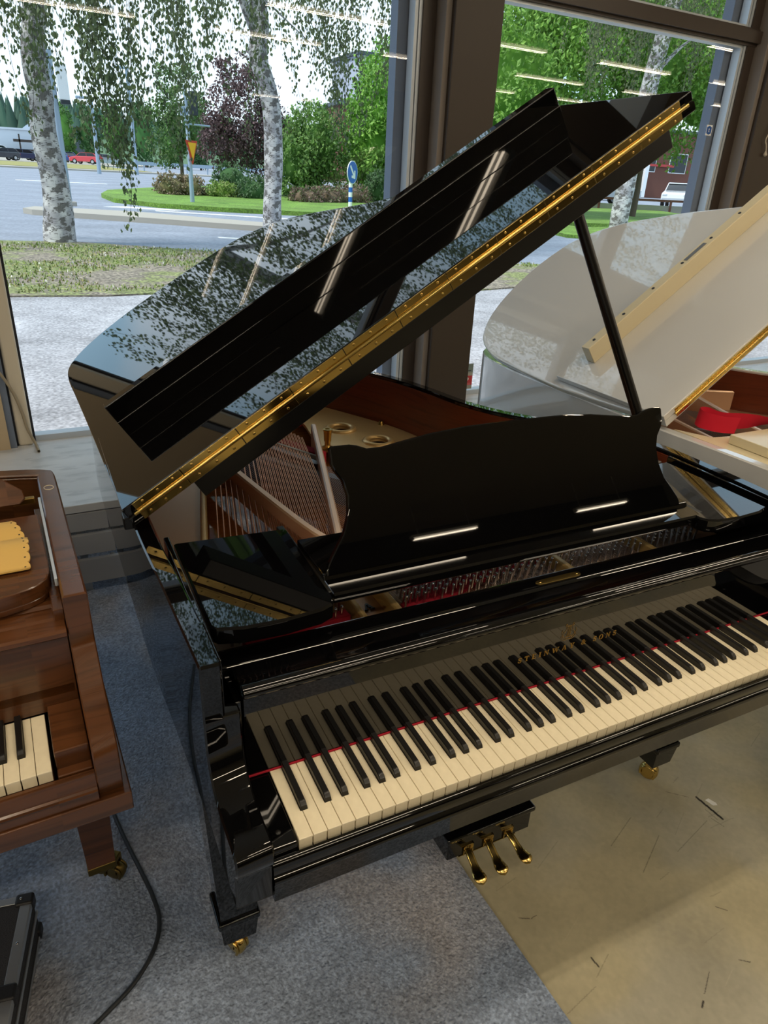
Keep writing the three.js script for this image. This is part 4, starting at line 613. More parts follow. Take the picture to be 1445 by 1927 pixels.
function trunk(pts, radii, seg = 40, n = 18, wob = 0.05) {                   // tapered tube with uv in metres
  const c = new THREE.CatmullRomCurve3(pts.map((p) => V(...p)), false, 'centripetal'), P = c.getSpacedPoints(seg), pos = [], uv = [], idx = [], L = c.getLength();
  for (let i = 0; i <= seg; i++) { const t = i / seg, f = t * (radii.length - 1), k = Math.min(radii.length - 2, Math.floor(f)), r = lerp(radii[k], radii[k + 1], f - k); for (let j = 0; j <= n; j++) { const a = j / n * Math.PI * 2, q = r * (1 + wob * (fbm(Math.cos(a) * 2 + 9, t * L * 2 + Math.sin(a) * 2, 3) - 0.5) * 4); pos.push(P[i].x + Math.cos(a) * q, P[i].y, P[i].z + Math.sin(a) * q); uv.push(j / n * 1.8 * (radii[0] > 0.15 ? 1 : 0.5), t * L); } }
  for (let i = 0; i < seg; i++) for (let j = 0; j < n; j++) { const a = i * (n + 1) + j, b = a + n + 1; idx.push(a, b, a + 1, b, b + 1, a + 1); }
  const g = new THREE.BufferGeometry(); g.setAttribute('position', new THREE.Float32BufferAttribute(pos, 3)); g.setAttribute('uv', new THREE.Float32BufferAttribute(uv, 2)); g.setIndex(idx); g.computeVertexNormals(); return g;
}
const leafGeo = (() => { const g = new THREE.BufferGeometry(); g.setAttribute('position', new THREE.Float32BufferAttribute([0, 0, 0, 0.36, 0.5, 0.08, 0, 0.42, -0.05, 0, 0, 0, 0, 0.42, -0.05, -0.36, 0.5, 0.08, 0, 1, 0.05, 0, 0.42, -0.05, 0.36, 0.5, 0.08, 0, 1, 0.05, -0.36, 0.5, 0.08, 0, 0.42, -0.05], 3)); g.computeVertexNormals(); return cubeUV(g); })();
function leaves(parent, list, palette, seed, hang = 0) {                     // list of [x, y, z, size]
  const m = new THREE.InstancedMesh(leafGeo, M.leaf, list.length), r = rng(seed), q = new THREE.Quaternion(), e = new THREE.Euler(), mat = new THREE.Matrix4(), col = palette.map(hex), c = new THREE.Color();
  list.forEach(([x, y, z, s], i) => { if (hang) e.set(Math.PI + (r() - 0.5) * 1.3, r() * 6.28, (r() - 0.5) * 1.3); else e.set(r() * 6.28, r() * 6.28, r() * 6.28); q.setFromEuler(e); mat.compose(V(x, y, z), q, V(s, s * (0.9 + r() * 0.5), s)); m.setMatrixAt(i, mat); const k = r() * (palette.length - 1), a = Math.floor(k); c.copy(col[a]).lerp(col[Math.min(a + 1, col.length - 1)], k - a); m.setColorAt(i, c); });
  m.name = 'foliage'; m.castShadow = m.receiveShadow = true; m.userData.kind = 'stuff'; parent.add(m); return m;
}
function clumps(list, c, rad, n, size, r, per = 22, inner = 0.5) {           // leaf clusters filling an ellipsoid, denser outside
  const cl = Math.max(1, Math.round(n / per)), cr = Math.min(...rad) * 0.26;
  for (let k = 0; k < cl; k++) { const a = r() * 6.2832, z = r() * 2 - 1, w = Math.sqrt(1 - z * z), q = lerp(inner, 1, Math.pow(r(), 0.6)), X = c[0] + Math.cos(a) * w * rad[0] * q, Y = c[1] + z * rad[1] * q, Z = c[2] + Math.sin(a) * w * rad[2] * q; for (let i = 0; i < per; i++) list.push([X + (r() + r() - 1) * cr, Y + (r() + r() - 1) * cr * 0.8, Z + (r() + r() - 1) * cr, size * (0.7 + 0.6 * r())]); }
}
const BIRCH = ['#445236', '#56663d', '#6a7a44', '#4c5c3c'];
function birch(label, base, stem, radii, forks, strands, seed, extra = []) {
  const t = thing('birch_tree', label, 'tree', [base[0], gy(base[1]), base[1]]), r = rng(seed), L = [], tw = [], b = (p) => [p[0] - base[0], p[1] - gy(base[1]), p[2] - base[1]];
  obj('trunk', trunk(stem.map(b), radii, 70, 22, 0.045), M.bark, t, true);
  for (const [pts, rr] of forks) obj('branch', trunk(pts.map(b), rr, 26, 10, 0.04), M.bark, t, true);
  const strand = (x, y, z, len, drift, dense = 1) => {
    const n = Math.round(len * 21 * dense), dx = drift[0], dz = drift[1]; let px = x, pz = z, last = null;
    for (let i = 0; i <= n; i++) { const k = i / n, X = x + dx * k * k + 0.10 * Math.sin(k * 5 + x * 9) * k, Z = z + dz * k * k, Y = y - len * k; for (let m = 0; m < 2; m++) L.push([X + (r() - 0.5) * 0.26, Y + (r() - 0.5) * 0.10, Z + (r() - 0.5) * 0.26, 0.058 + 0.034 * r()]); const p = V(X, Y, Z); if (i % 7 === 0) { if (last) tw.push(bar(last, p, 0.0035, 3)); last = p; } }
  };
  for (const [cx, cz, rx, rz, y0, y1, n, l0, l1] of strands) for (let i = 0; i < n; i++) { const a = r() * 6.28, q = Math.sqrt(r()); const x = cx + Math.cos(a) * q * rx - base[0], z = cz + Math.sin(a) * q * rz - base[1]; strand(x, lerp(y0, y1, r()) - gy(base[1]), z, lerp(l0, l1, r()), [(r() - 0.5) * 0.6, (r() - 0.5) * 0.6]); }
  for (const [x, y, z, len, dx, dense] of extra) strand(x - base[0], y - gy(base[1]), z - base[1], len, [dx, 0], dense);
  leaves(t, L, BIRCH, seed + 1, 1); const w = obj('twigs', tw, M.twig, t); w.userData.kind = 'stuff';
  return t;
}
birch('white-barked birch nearest the left edge with hanging twigs', [0.41, -14.6],
  [[0.41, 0.2, -14.6], [0.42, 0.55, -14.6], [0.46, 1.0, -14.6], [0.47, 1.5, -14.6], [0.40, 2.2, -14.6], [0.44, 2.75, -14.6], [0.42, 3.4, -14.6], [0.56, 4.2, -14.6], [0.6, 6, -14.5], [0.7, 9, -14.4], [0.7, 12, -14.4]], [0.30, 0.225, 0.195, 0.185, 0.175, 0.165, 0.14, 0.10, 0.05],
  [[[[0.56, 4.4, -14.6], [1.4, 5.6, -14.2], [2.6, 6.6, -13.8], [3.8, 6.6, -13.5]], [0.07, 0.05, 0.03, 0.012]], [[[0.58, 5.0, -14.6], [-0.4, 6.2, -14.4], [-1.6, 6.9, -14.2]], [0.06, 0.04, 0.012]], [[[0.6, 5.6, -14.5], [0.9, 7.0, -13.4], [1.2, 7.5, -12.2]], [0.06, 0.04, 0.012]]],
  [[-0.6, -14.2, 1.5, 1.6, 4.0, 6.5, 28, 1.0, 2.6], [1.6, -13.8, 1.5, 1.6, 4.0, 6.5, 36, 1.2, 2.6], [3.4, -13.6, 1.2, 1.5, 4.2, 6.5, 13, 1.2, 2.4], [0.8, -13.8, 3.6, 2.6, 5.6, 10.5, 150, 1.2, 3.4], [1.0, -13.6, 2.8, 2.4, 10.5, 15, 110, 1.4, 3.2]], 101,
  [[1.45, 4.6, -13.4, 3.0, 0.1, 1.5], [1.30, 4.5, -13.5, 2.8, 0.0, 1.6], [1.55, 4.4, -13.4, 2.6, 0.05, 1.6], [1.18, 4.4, -13.5, 2.4, 0.0, 1.5], [1.4, 4.4, -13.3, 2.6, -0.05, 1.6], [1.62, 4.2, -13.4, 2.2, 0.0, 1.4], [1.05, 4.4, -13.5, 2.2, 0.1, 1.4], [1.5, 2.9, -13.5, 1.9, 0.08, 1.1], [1.66, 3.0, -13.5, 2.3, -0.06, 0.9], [1.42, 3.1, -13.5, 1.5, 0.1, 1.1], [-0.35, 4.6, -14.3, 2.2, 0, 1.2], [-0.25, 4.5, -14.2, 1.7, 0.1, 1.2]]);
birch('tall white birch trunk standing left of the blue road sign', [5.33, -16.8],
  [[5.33, 0.3, -16.8], [5.35, 1.0, -16.8], [5.41, 2.06, -16.8], [5.40, 2.8, -16.8], [5.30, 3.5, -16.8], [5.10, 4.1, -16.8], [5.16, 4.7, -16.8], [5.10, 5.4, -16.8], [5.2, 7, -16.7], [5.3, 9.5, -16.6], [5.4, 12, -16.6]], [0.225, 0.215, 0.21, 0.205, 0.19, 0.17, 0.15, 0.12, 0.09, 0.04],
  [[[[5.14, 4.35, -16.8], [4.85, 4.9, -16.75], [4.6, 5.6, -16.7], [4.4, 7.0, -16.5]], [0.12, 0.10, 0.08, 0.03]], [[[5.2, 5.2, -16.8], [6.2, 4.4, -16.4], [6.9, 3.9, -16.2]], [0.035, 0.02, 0.01]], [[[5.2, 5.6, -16.8], [6.4, 6.2, -16.2], [7.6, 6.3, -15.8], [8.6, 6.0, -15.5]], [0.05, 0.04, 0.025, 0.01]]],
  [[4.0, -16.2, 1.2, 1.4, 4.6, 6.8, 18, 1.0, 2.4], [7.0, -16.0, 1.5, 1.6, 4.8, 6.8, 32, 1.2, 2.6], [5.6, -16.0, 3.4, 3.0, 6.4, 11, 130, 1.2, 3.0], [5.2, -15.6, 2.7, 2.8, 10.5, 17, 140, 1.4, 3.2]], 202, [[6.6, 4.6, -16.0, 2.0, 0.1, 1.3], [6.9, 4.6, -16.1, 2.2, 0.0, 1.2], [7.2, 4.7, -16.0, 2.0, 0.0, 1.2], [5.75, 4.4, -16.4, 1.4, 0.2, 1.0], [8.2, 5.0, -15.8, 1.6, 0, 0.8]]);
birch('leaning birch with peeling bark seen in the right window', [17.38, -17.7],
  [[17.38, 0.3, -17.7], [17.36, 1.2, -17.7], [17.40, 2.26, -17.7], [17.52, 3.4, -17.7], [17.66, 4.9, -17.7], [17.85, 6.2, -17.7], [18.1, 8, -17.6], [18.3, 11, -17.5]], [0.30, 0.28, 0.27, 0.25, 0.23, 0.20, 0.15, 0.06],
  [[[[17.7, 5.0, -17.7], [18.6, 5.9, -17.5], [19.6, 6.4, -17.3]], [0.09, 0.06, 0.02]]], [[17.6, -17.2, 2.8, 2.4, 6.6, 11, 130, 1.2, 2.8], [15.6, -17.2, 1.4, 1.4, 6.0, 8.5, 26, 1.2, 2.4]], 303);
const GREEN = ['#4f7a28', '#6c9a33', '#86b243', '#5d8a30'];
function tree(name, label, base, blobs, palette, size, seed, opts = {}) {
  const t = thing(name, label, opts.category || 'tree', [base[0], gy(base[1]), base[1]], 0, opts.group), L = [], r = rng(seed);
  for (const [x, y, z, rx, ry, rz, n] of blobs) clumps(L, [x - base[0], y - gy(base[1]), z - base[1]], [rx, ry, rz], n, size, r, opts.per || 22, opts.inner ?? 0.55);
  leaves(t, L, palette, seed + 1);
  if (opts.stem !== 0) { const h = opts.stem || 3, w = opts.w || 0.14; obj('trunk', trunk([[0, -0.1, 0], [0.05, h * 0.4, 0], [-0.05, h * 0.7, 0.05], [0.1, h, 0]], [w, w * 0.85, w * 0.7, w * 0.45], 16, 10), M.barkDark, t, true); }
  if (opts.core) { const core = []; for (const [x, y, z, rx, ry, rz] of blobs) core.push(new THREE.IcosahedronGeometry(1, 3).scale(rx * opts.core, ry * opts.core, rz * opts.core).translate(x - base[0], y - gy(base[1]), z - base[1])); const k = obj('inner_foliage', core, std({ color: hex(palette[0]), roughness: 1 }), t); k.userData.kind = 'stuff'; }
  return t;
}
tree('maple_tree', 'large bright green leafy tree behind the black lid in the right window', [19.2, -25.5], [[18.2, 5.4, -25.5, 3.2, 3.6, 2.6, 9000], [20.6, 8.0, -25.8, 3.2, 3.6, 2.6, 9000], [17.3, 2.2, -25.2, 1.8, 1.5, 1.4, 2600]], ['#57852a', '#79a83c', '#93c04c', '#648f31'], 0.17, 11, { stem: 4, w: 0.2, core: 0.55 });
tree('maple_tree', 'green leafy tree filling the right part of the right window', [26.0, -26.0], [[25.2, 7.6, -26, 3.6, 4.0, 2.8, 11000], [29.6, 6.9, -26.3, 3.6, 3.9, 2.8, 10000], [24.2, 4.2, -25.6, 1.9, 1.7, 1.5, 2600]], GREEN, 0.17, 12, { stem: 3.4, w: 0.16, core: 0.55 });
tree('maple_tree', 'green tree seen through the window right of the far pillar', [35, -26], [[34.2, 6.0, -26, 3.4, 3.8, 2.8, 7000], [38.5, 6.4, -26.5, 3.4, 3.8, 2.8, 6000]], GREEN, 0.18, 13, { stem: 4, w: 0.2, core: 0.55 });
tree('willow_tree', 'tall bright green shrubby tree behind the blue road sign', [15.2, -32], [[16.0, 4.3, -32, 2.2, 3.3, 1.8, 8000], [17.4, 6.0, -32.4, 1.7, 2.6, 1.5, 4200], [14.9, 3.1, -31.8, 1.4, 2.3, 1.6, 4600]], ['#5f8f2e', '#7eb03f', '#98c650', '#6a9a36'], 0.17, 14, { stem: 2.5, w: 0.12, core: 0.6 });
tree('willow_tree', 'mid green shrubby tree between the birch trunk and the blue sign', [12.3, -32], [[12.2, 2.9, -31.8, 1.6, 1.9, 1.4, 5000], [11.2, 2.3, -31.6, 1.2, 1.6, 1.2, 3000]], ['#4e7530', '#6b9140', '#82a84c', '#5a8037'], 0.15, 15, { stem: 1.8, w: 0.1, core: 0.55 });
tree('plum_tree', 'dark red leaved tree behind the yellow triangular sign', [8.7, -33.8], [[9.5, 4.0, -33.8, 1.7, 2.1, 1.5, 5200], [10.6, 3.2, -33.6, 1.2, 1.7, 1.2, 2600], [8.4, 3.0, -33.6, 1.1, 1.4, 1.1, 2000], [9.4, 5.8, -33.8, 1.0, 1.0, 0.9, 900]], ['#4a3336', '#63474a', '#765a5c', '#523c3e'], 0.13, 16, { stem: 2.6, w: 0.14, inner: 0.35 });
tree('linden_tree', 'loose green tree left of the dark red tree', [7.0, -36], [[7.2, 4.4, -36, 1.2, 1.9, 1.1, 2600], [6.4, 3.4, -36, 1.0, 1.5, 1.0, 1800]], ['#4a6a34', '#5f8440', '#708f4a'], 0.14, 17, { stem: 3, w: 0.1 });
const bush = (label, base, blobs, pal, size, seed) => tree('bush', label, base, blobs, pal, size, seed, { stem: 0, category: 'bush', core: 0.72, inner: 0.75, per: 14 });
bush('pinkish brown flowering bush at the foot of the yellow sign', [5.7, -29.8], [[5.4, 1.15, -29.9, 0.7, 0.5, 0.65, 1500], [6.1, 1.15, -29.8, 0.6, 0.45, 0.6, 1200]], ['#6f6a45', '#8a7a5c', '#a08a73', '#7d8a50'], 0.10, 21);
bush('yellow green round bush right of the pinkish bush', [7.2, -29.6], [[7.3, 1.05, -29.6, 0.65, 0.45, 0.6, 1200]], ['#6d8a3a', '#8aa84a', '#9aa060'], 0.10, 22);
bush('dark green bush left of the tall birch trunk', [8.6, -29.3], [[8.6, 1.1, -29.3, 0.85, 0.6, 0.7, 1700], [8.0, 1.5, -30.6, 0.8, 0.7, 0.6, 1200]], ['#3f5f35', '#557a44', '#47693a'], 0.10, 23);
bush('low reddish bush between the birch trunk and the blue sign', [11.2, -28.4], [[10.4, 1.0, -28.2, 0.7, 0.42, 0.6, 1300], [11.5, 1.0, -28.6, 0.9, 0.45, 0.6, 1600], [12.8, 1.1, -29.2, 0.9, 0.5, 0.7, 1500]], ['#6a5a48', '#8f6f68', '#5f6f42', '#7a8a4c'], 0.10, 24);
bush('dark green bush behind the blue road sign', [13.9, -29.8], [[14.6, 1.45, -29.9, 0.8, 0.85, 0.6, 1600], [16.0, 1.5, -30.0, 1.0, 0.9, 0.6, 1800]], ['#3d5c34', '#4f7440', '#456838'], 0.12, 25);
{ // row of trees far behind the road
  const r = rng(8), xs = [7.9, 11.6, 15.2, 19.2, 23.4, 27.6, 32, 37, 42], names = ['leftmost', 'second', 'third', 'fourth', 'fifth', 'sixth', 'seventh', 'eighth', 'ninth'];
  xs.forEach((x, i) => { const h = 7.4 + r() * 1.8, z = -124 - r() * 6, y = gy(z) + h * 0.53; tree('distant_tree', `${names[i]} green tree from the left in the far row behind the road`, [x, z], [[x, y, z, 1.75, h * 0.56, 1.7, 1700]], i % 2 ? ['#3f6a35', '#55824a', '#4a7540'] : ['#517f35', '#6b9a48', '#5d8a40'], 0.42, 40 + i, { stem: 4, w: 0.2, core: 0.72, group: 'trees beyond the road' }); });
}
{ // wooded ridge on the horizon: the hill, and its conifers
  const P = [], X = (i) => lerp(-160, 230, i / 40), top = (x) => 9 + 8 * Math.exp(-Math.pow((x - 10) / 60, 2)) + 3 * vnoise(x * 0.05 + 9, 3), row = (i, j) => { const x = X(i), t = j / 6; return [x, lerp(gy(-260), top(x) - 1 + 3, smooth(0, 1, t)), lerp(-260, -430, t)]; };
  for (let i = 0; i < 40; i++) for (let j = 0; j < 6; j++) P.push(...row(i, j), ...row(i + 1, j), ...row(i + 1, j + 1), ...row(i, j), ...row(i + 1, j + 1), ...row(i, j + 1));
  const hg = new THREE.BufferGeometry(); hg.setAttribute('position', new THREE.Float32BufferAttribute(P, 3)); hg.computeVertexNormals();
  tag(obj('hill', [hg], std({ color: hex('#4f6a4c'), roughness: 1 })), 'low green hill under the far forest', 'hill', null, 'structure');
  const r = rng(9), n = 900, geo = new THREE.ConeGeometry(1, 1, 7).translate(0, 0.5, 0), m = new THREE.InstancedMesh(cubeUV(prep(geo)), std({ color: '#ffffff', roughness: 1 }), n), mt = new THREE.Matrix4(), c = new THREE.Color();
  for (let i = 0; i < n; i++) { const x = lerp(-120, 190, r()), z = lerp(-430, -370, r()), ry = 10 + 8 * Math.exp(-Math.pow((x - 10) / 60, 2)) + 3 * vnoise(x * 0.05 + 9, 3) + (-370 - z) * 0.07, h = 9 + r() * 6; mt.makeScale(2.4 + r() * 1.2, h, 2.4 + r()); mt.setPosition(x, ry - 3, z); m.setMatrixAt(i, mt); c.set(['#40594c', '#4d6a58', '#567362', '#486355'][i % 4]); m.setColorAt(i, c); }
  m.name = numbered('wooded_ridge'); m.castShadow = m.receiveShadow = true; scene.add(m); tag(m, 'dark green wooded ridge on the horizon at far left', 'forest', null, 'stuff');
}

// ------------------------------------------------------------------ street furniture, cars, buildings
M.galv = std({ color: hex('#9fb0c0'), metalness: 0.4, roughness: 0.5 }); M.signYellow = std({ color: hex('#f2b21c'), roughness: 0.5 }); M.signRed = std({ color: hex('#c43a22'), roughness: 0.5 }); M.signBlue = std({ color: hex('#1763c0'), roughness: 0.45 }); M.signWhite = std({ color: hex('#eef1f2'), roughness: 0.5 }); M.signalBlack = std({ color: hex('#2b3338'), roughness: 0.6 });
function pole(name, label, x, z, h, r, lean = 0) { const t = thing(name, label, 'pole', [x, gy(z), z]); obj('post', [bar(V(0, -0.1, 0), V(lean, h, 0), r, 14, r * 0.8)], M.galv, t); return t; }
{
  const a = pole('signal_pole', 'grey steel traffic light pole just right of the left birch', 1.115, -22.66, 3.9, 0.115); obj('signal_box', [rbx(0.13, 0.40, 2.75, 3.6, -0.12, 0.12, 0.02)], M.signWhite, a); obj('signal_hood', [rbx(0.16, 0.40, 2.66, 2.76, -0.12, 0.14, 0.02)], M.signalBlack, a); obj('base_box', [rbx(-0.14, 0.22, 0.1, 0.22, -0.16, 0.16, 0.02)], M.kerb, a); obj('conduit', [bar(V(-0.15, 0, 0.05), V(-0.14, 1.9, 0.05), 0.03, 8)], M.galv, a);
  const b = pole('lamp_post', 'thin grey lamp post standing right of the red car', 5.02, -53, 4.4, 0.13); obj('lamp_head', [rbx(-0.9, -0.1, 4.25, 4.4, -0.15, 0.15, 0.05)], M.galv, b);
  const c = pole('lamp_post', 'tall grey lamp post near the guard rail', 7.9, -56.6, 6.6, 0.14); obj('lamp_head', [rbx(-0.8, 0.05, 6.45, 6.6, -0.14, 0.14, 0.05)], M.galv, c);
  const d = pole('sign_pole', 'yellow triangular give-way sign with red border on a grey pole', 5.25, -25.5, 3.6, 0.075); obj('signal_head', [rbx(0.10, 0.36, 2.75, 3.45, -0.13, 0.13, 0.03)], M.signalBlack, d); obj('side_arm', [bar(V(0, 2.5, 0), V(0.75, 2.48, 0), 0.03, 8)], M.galv, d); obj('push_box', [rbx(-0.20, -0.08, 2.72, 3.0, -0.08, 0.08, 0.02)], M.galv, d);
  const tri = (s, depth) => { const sh = shape([[-0.45 * s, 0.26 * s], [0, -0.52 * s], [0.45 * s, 0.26 * s]]); return extrude(sh, depth, 0.002, 0); };
  const ym = new THREE.Matrix4().makeRotationY(0.90).setPosition(0.06, 1.78, 0.10); const yb = obj('sign_border', [tri(0.92, 0.03).applyMatrix4(ym)], M.signRed, d); obj('sign_face', [tri(0.66, 0.012).translate(0, 0, 0.03).applyMatrix4(ym)], M.signYellow, yb);
  const bp = thing('keep_right_sign', 'round blue sign with white arrow on a blue and white post', 'sign', [11.40, gy(-26), -26]); for (let i = 0; i < 6; i++) obj('band', [new THREE.CylinderGeometry(0.075, 0.075, 0.17, 16).translate(0, 0.05 + i * 0.17, 0)], i % 2 ? M.signWhite : M.signBlue, bp);
  const sm = new THREE.Matrix4().makeRotationY(0.66).setPosition(0.02, 1.33, 0.09), rim = obj('sign_rim', [new THREE.CylinderGeometry(0.40, 0.40, 0.025, 40).rotateX(Math.PI / 2).applyMatrix4(sm)], M.signWhite, bp); obj('sign_face', [new THREE.CylinderGeometry(0.372, 0.372, 0.012, 40).rotateX(Math.PI / 2).translate(0, 0, 0.016).applyMatrix4(sm)], M.signBlue, rim);
  const ar = shape([[-0.045, 0.30], [0.045, 0.30], [0.045, -0.10], [0.13, -0.02], [0.19, -0.08], [0, -0.30], [-0.19, -0.08], [-0.13, -0.02], [-0.045, -0.10]].reverse()); obj('arrow', [extrude(ar, 0.006, 0, 0).rotateZ(0.72).translate(0, 0, 0.022).applyMatrix4(sm)], M.signWhite, rim);
  const gr = thing('guard_rail', 'grey metal guard rail below the far trees', 'rail', [16, gy(-74), -74], 0.05); obj('beam', [bx(-9, 12, 0.55, 0.85, -0.04, 0.04)], M.galv, gr); for (let i = 0; i < 11; i++) obj('rail_post', [bx(-9 + i * 2, -8.9 + i * 2, -0.2, 0.7, -0.14, -0.05)], M.galv, gr);
}
M.carGlass = phy({ color: hex('#20262c'), roughness: 0.08 }); M.tyre = std({ color: hex('#1c1d1f'), roughness: 0.9 }); M.hub = std({ color: hex('#b9bcc0'), metalness: 0.6, roughness: 0.35 }); M.lampRed = std({ color: hex('#a02020'), roughness: 0.3 }); M.lampClear = std({ color: hex('#d7dde2'), roughness: 0.2 });
function car(label, x, z, turn, color, s = 1) {
  const t = thing('car', label, 'car', [x, gy(z) + 0.125, z], turn), paint = phy({ color: hex(color), roughness: 0.25, clearcoat: 1, clearcoatRoughness: 0.05 }); t.scale.setScalar(s);
  const side = (p, w, b = 0.04) => extrude(shape(p), w, b, 0.5).translate(0, 0, -w / 2);
  obj('body', [side([[-2.05, 0.30], [2.05, 0.30], [2.12, 0.5], [2.08, 0.72], [1.95, 0.84], [1.1, 0.97], [-1.7, 1.0], [-2.05, 0.94], [-2.12, 0.6]], 1.74, 0.06)], paint, t);
  obj('windows', [side([[1.12, 0.95], [0.42, 1.40], [0.2, 1.43], [-1.2, 1.43], [-1.45, 1.38], [-1.92, 0.96]], 1.56, 0.03)], M.carGlass, t);
  obj('roof', [side([[0.5, 1.39], [0.22, 1.455], [-1.2, 1.465], [-1.52, 1.40], [-1.42, 1.40], [-1.2, 1.425], [0.2, 1.41]], 1.5, 0.01), ...[-1, 1].flatMap((k) => [bar(V(1.1, 0.96, k * 0.79), V(0.44, 1.41, k * 0.73), 0.035, 6), bar(V(-0.45, 0.96, k * 0.79), V(-0.45, 1.42, k * 0.75), 0.03, 6), bar(V(-1.95, 0.95, k * 0.78), V(-1.46, 1.41, k * 0.73), 0.05, 6)])], paint, t);
  for (const [wx, wz] of [[1.3, 0.8], [1.3, -0.8], [-1.3, 0.8], [-1.3, -0.8]]) { const w = obj('wheel', [new THREE.CylinderGeometry(0.32, 0.32, 0.2, 24).rotateX(Math.PI / 2).translate(wx, 0.32, wz)], M.tyre, t); obj('hub', [new THREE.CylinderGeometry(0.2, 0.2, 0.22, 12).rotateX(Math.PI / 2).translate(wx, 0.32, wz)], M.hub, w); }
  for (const k of [-1, 1]) { obj('headlamp', [rbx(1.92, 2.12, 0.62, 0.76, k * 0.66 - 0.15, k * 0.66 + 0.15, 0.03)], M.lampClear, t); obj('tail_lamp', [rbx(-2.13, -1.98, 0.7, 0.92, k * 0.68 - 0.12, k * 0.68 + 0.12, 0.03)], M.lampRed, t); }
  obj('number_plate', [bx(-2.15, -2.11, 0.55, 0.66, -0.25, 0.25)], M.signWhite, t);
  return t;
}
car('black car cut off by the left edge in the far car park', -0.9, -108, -2.6, '#2b2e33', 0.95);
car('dark blue hatchback left of the birch trunk', 1.75, -114, 0.35, '#1d2b4f', 0.95);
car('pale blue car behind the dark blue hatchback', 1.4, -128, 0.2, '#8fb0c4', 0.95);
car('blue car directly right of the left birch trunk', 6.6, -116, 2.2, '#2a3f7d', 0.95);
car('red car parked right of the blue car', 9.2, -111, 2.6, '#c62a35', 0.95);
car('grey car parked behind the red car', 13.0, -124, 0.1, '#7d858c', 0.95);
car('white van roof at the far left of the car park', -1.3, -130, 0.1, '#dfe3e6', 1.25);
car('white car in the car park seen in the right window', 42.3, -38.5, -2.5, '#e6e9ec', 1.05);
car('silver grey car left of the leaning birch', 33.6, -37.2, -0.35, '#9aa5b0', 1.2);
car('pale blue car behind the white car in the right window', 41.0, -46, -0.3, '#9fc0d8', 1.0);
car('pale blue car seen in the window right of the far pillar', 50.5, -38.5, -2.7, '#a9c4d6', 1.15);
function building(label, x, y, z, w, h, d, wall, roofMat, rows, cols, win, turn = 0, name = 'building') {
  const t = thing(name, label, 'building', [x, y, z], turn); obj('wall', [bx(-w / 2, w / 2, 0, h, -d, 0)], wall, t); obj('roof', [bx(-w / 2 - 0.3, w / 2 + 0.3, h, h + 0.35, -d - 0.3, 0.3)], roofMat, t);
  for (let j = 0; j < rows; j++) for (let i = 0; i < cols; i++) { const cx = -w / 2 + (i + 0.5) * w / cols, cy = (j + 0.55) * h / rows, f = obj('window', [bx(cx - win[0] / 2, cx + win[0] / 2, cy - win[1] / 2, cy + win[1] / 2, -0.02, 0.06)], M.signWhite, t); obj('pane', [bx(cx - win[0] / 2 + 0.08, cx + win[0] / 2 - 0.08, cy - win[1] / 2 + 0.08, cy + win[1] / 2 - 0.08, 0.05, 0.08)], M.carGlass, f); }
  return t;
}
M.hallWhite = std({ color: hex('#d5dde6'), roughness: 0.7 }); M.hallDark = std({ color: hex('#4c565f'), roughness: 0.8 }); M.brickRed = std({ color: hex('#6a4238'), roughness: 0.9 }); M.lilac = std({ color: hex('#a9aebd'), roughness: 0.8 });
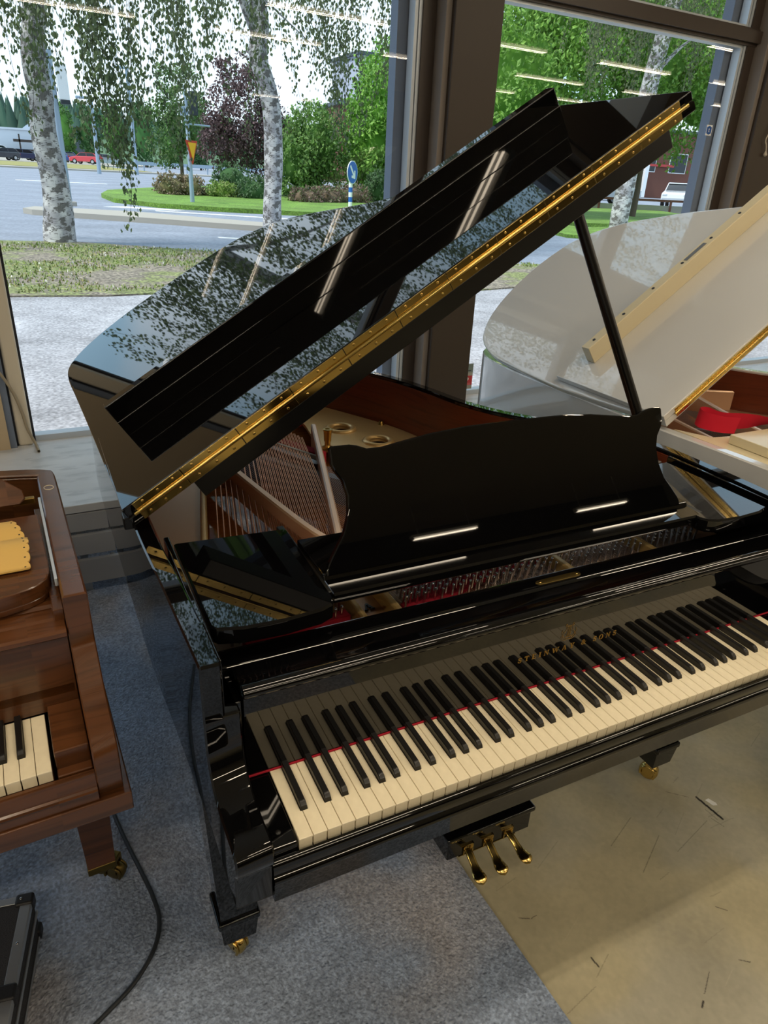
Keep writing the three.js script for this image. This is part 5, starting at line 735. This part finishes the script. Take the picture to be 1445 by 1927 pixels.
{
  const h = building('long white hall behind the parked cars at far left', 0.0, 3.0, -182, 12, 5.6, 14, M.hallWhite, M.hallWhite, 0, 0, [1, 1]); obj('canopy', [bx(-5.5, 8.2, 1.7, 2.0, 0, 2.2)], M.brownFrame, h); for (const x of [2.4, 5.2, 8.0]) obj('canopy_post', [bx(x - 0.15, x + 0.15, -0.5, 4.8, 1.9, 2.2)], M.brownFrame, h); obj('canopy_beam', [bx(1.2, 9.5, 3.3, 3.8, 1.9, 2.2)], M.brownFrame, h);
  const g2 = thing('building', 'small gabled white building above the long hall', 'building', [6.0, 8.2, -205]); obj('gable', [extrude(shape([[-2.6, -5], [2.6, -5], [2.6, 1.4], [0, 3.4], [-2.6, 1.4]]), 8, 0, 0).translate(0, 0, -8)], M.hallWhite, g2); obj('flat_roof_wing', [bx(-7, -2.6, -5, 1.0, -8, -1)], M.hallWhite, g2);
  building('dark grey low shed behind the red and blue cars', 11.3, 3.0, -150, 7.5, 5.2, 6, M.hallDark, M.hallDark, 0, 0, [1, 1], 0, 'shed');
  const b = building('dark brick shop with white signs behind the right car park', 54, gy(-72), -72, 46, 7.2, 8, M.brickRed, M.hallDark, 1, 10, [2.6, 2.2], -0.12, 'shop'); for (const [x, w] of [[-9, 2.2], [-4.5, 2.6], [0.5, 2.4]]) obj('sign_panel', [bx(x, x + w, 4.1, 5.3, 0.05, 0.15)], M.signWhite, b); obj('fascia', [bx(-20, 20, 3.5, 3.75, 0, 0.25)], std({ color: hex('#b23a3a'), roughness: 0.6 }), b); for (let i = 0; i < 7; i++) obj('column', [bx(-18 + i * 5.6, -17.5 + i * 5.6, 0, 3.6, 0.2, 0.6)], M.signWhite, b);
  building('tall pale lilac apartment block above the trees beside the pillar', 56, gy(-96), -96, 9, 34, 8, M.lilac, M.hallWhite, 7, 3, [1.3, 1.3], 0.1, 'apartment_block');
  building('grey apartment roof peeping out between the birch twigs and green trees', 39.5, gy(-84), -84, 4.5, 13.0, 8, M.lilac, M.hallDark, 4, 4, [1.3, 1.3], 0, 'apartment_block');
  const rl = thing('guard_rail', 'dark red low rail in front of the right car park', 'rail', [33, gy(-31.8), -31.8], -0.06); obj('beam', [bx(-9, 26, 0.62, 0.74, -0.04, 0.04)], M.brickRed, rl); obj('kick_wall', [bx(-9, 26, -0.3, 0.42, -0.12, -0.02)], M.kerb, rl); for (let i = 0; i < 14; i++) obj('rail_post', [bx(-9 + i * 2.6, -8.9 + i * 2.6, -0.2, 0.7, -0.05, 0.05)], M.brickRed, rl);
}
renderer.render(scene, camera);
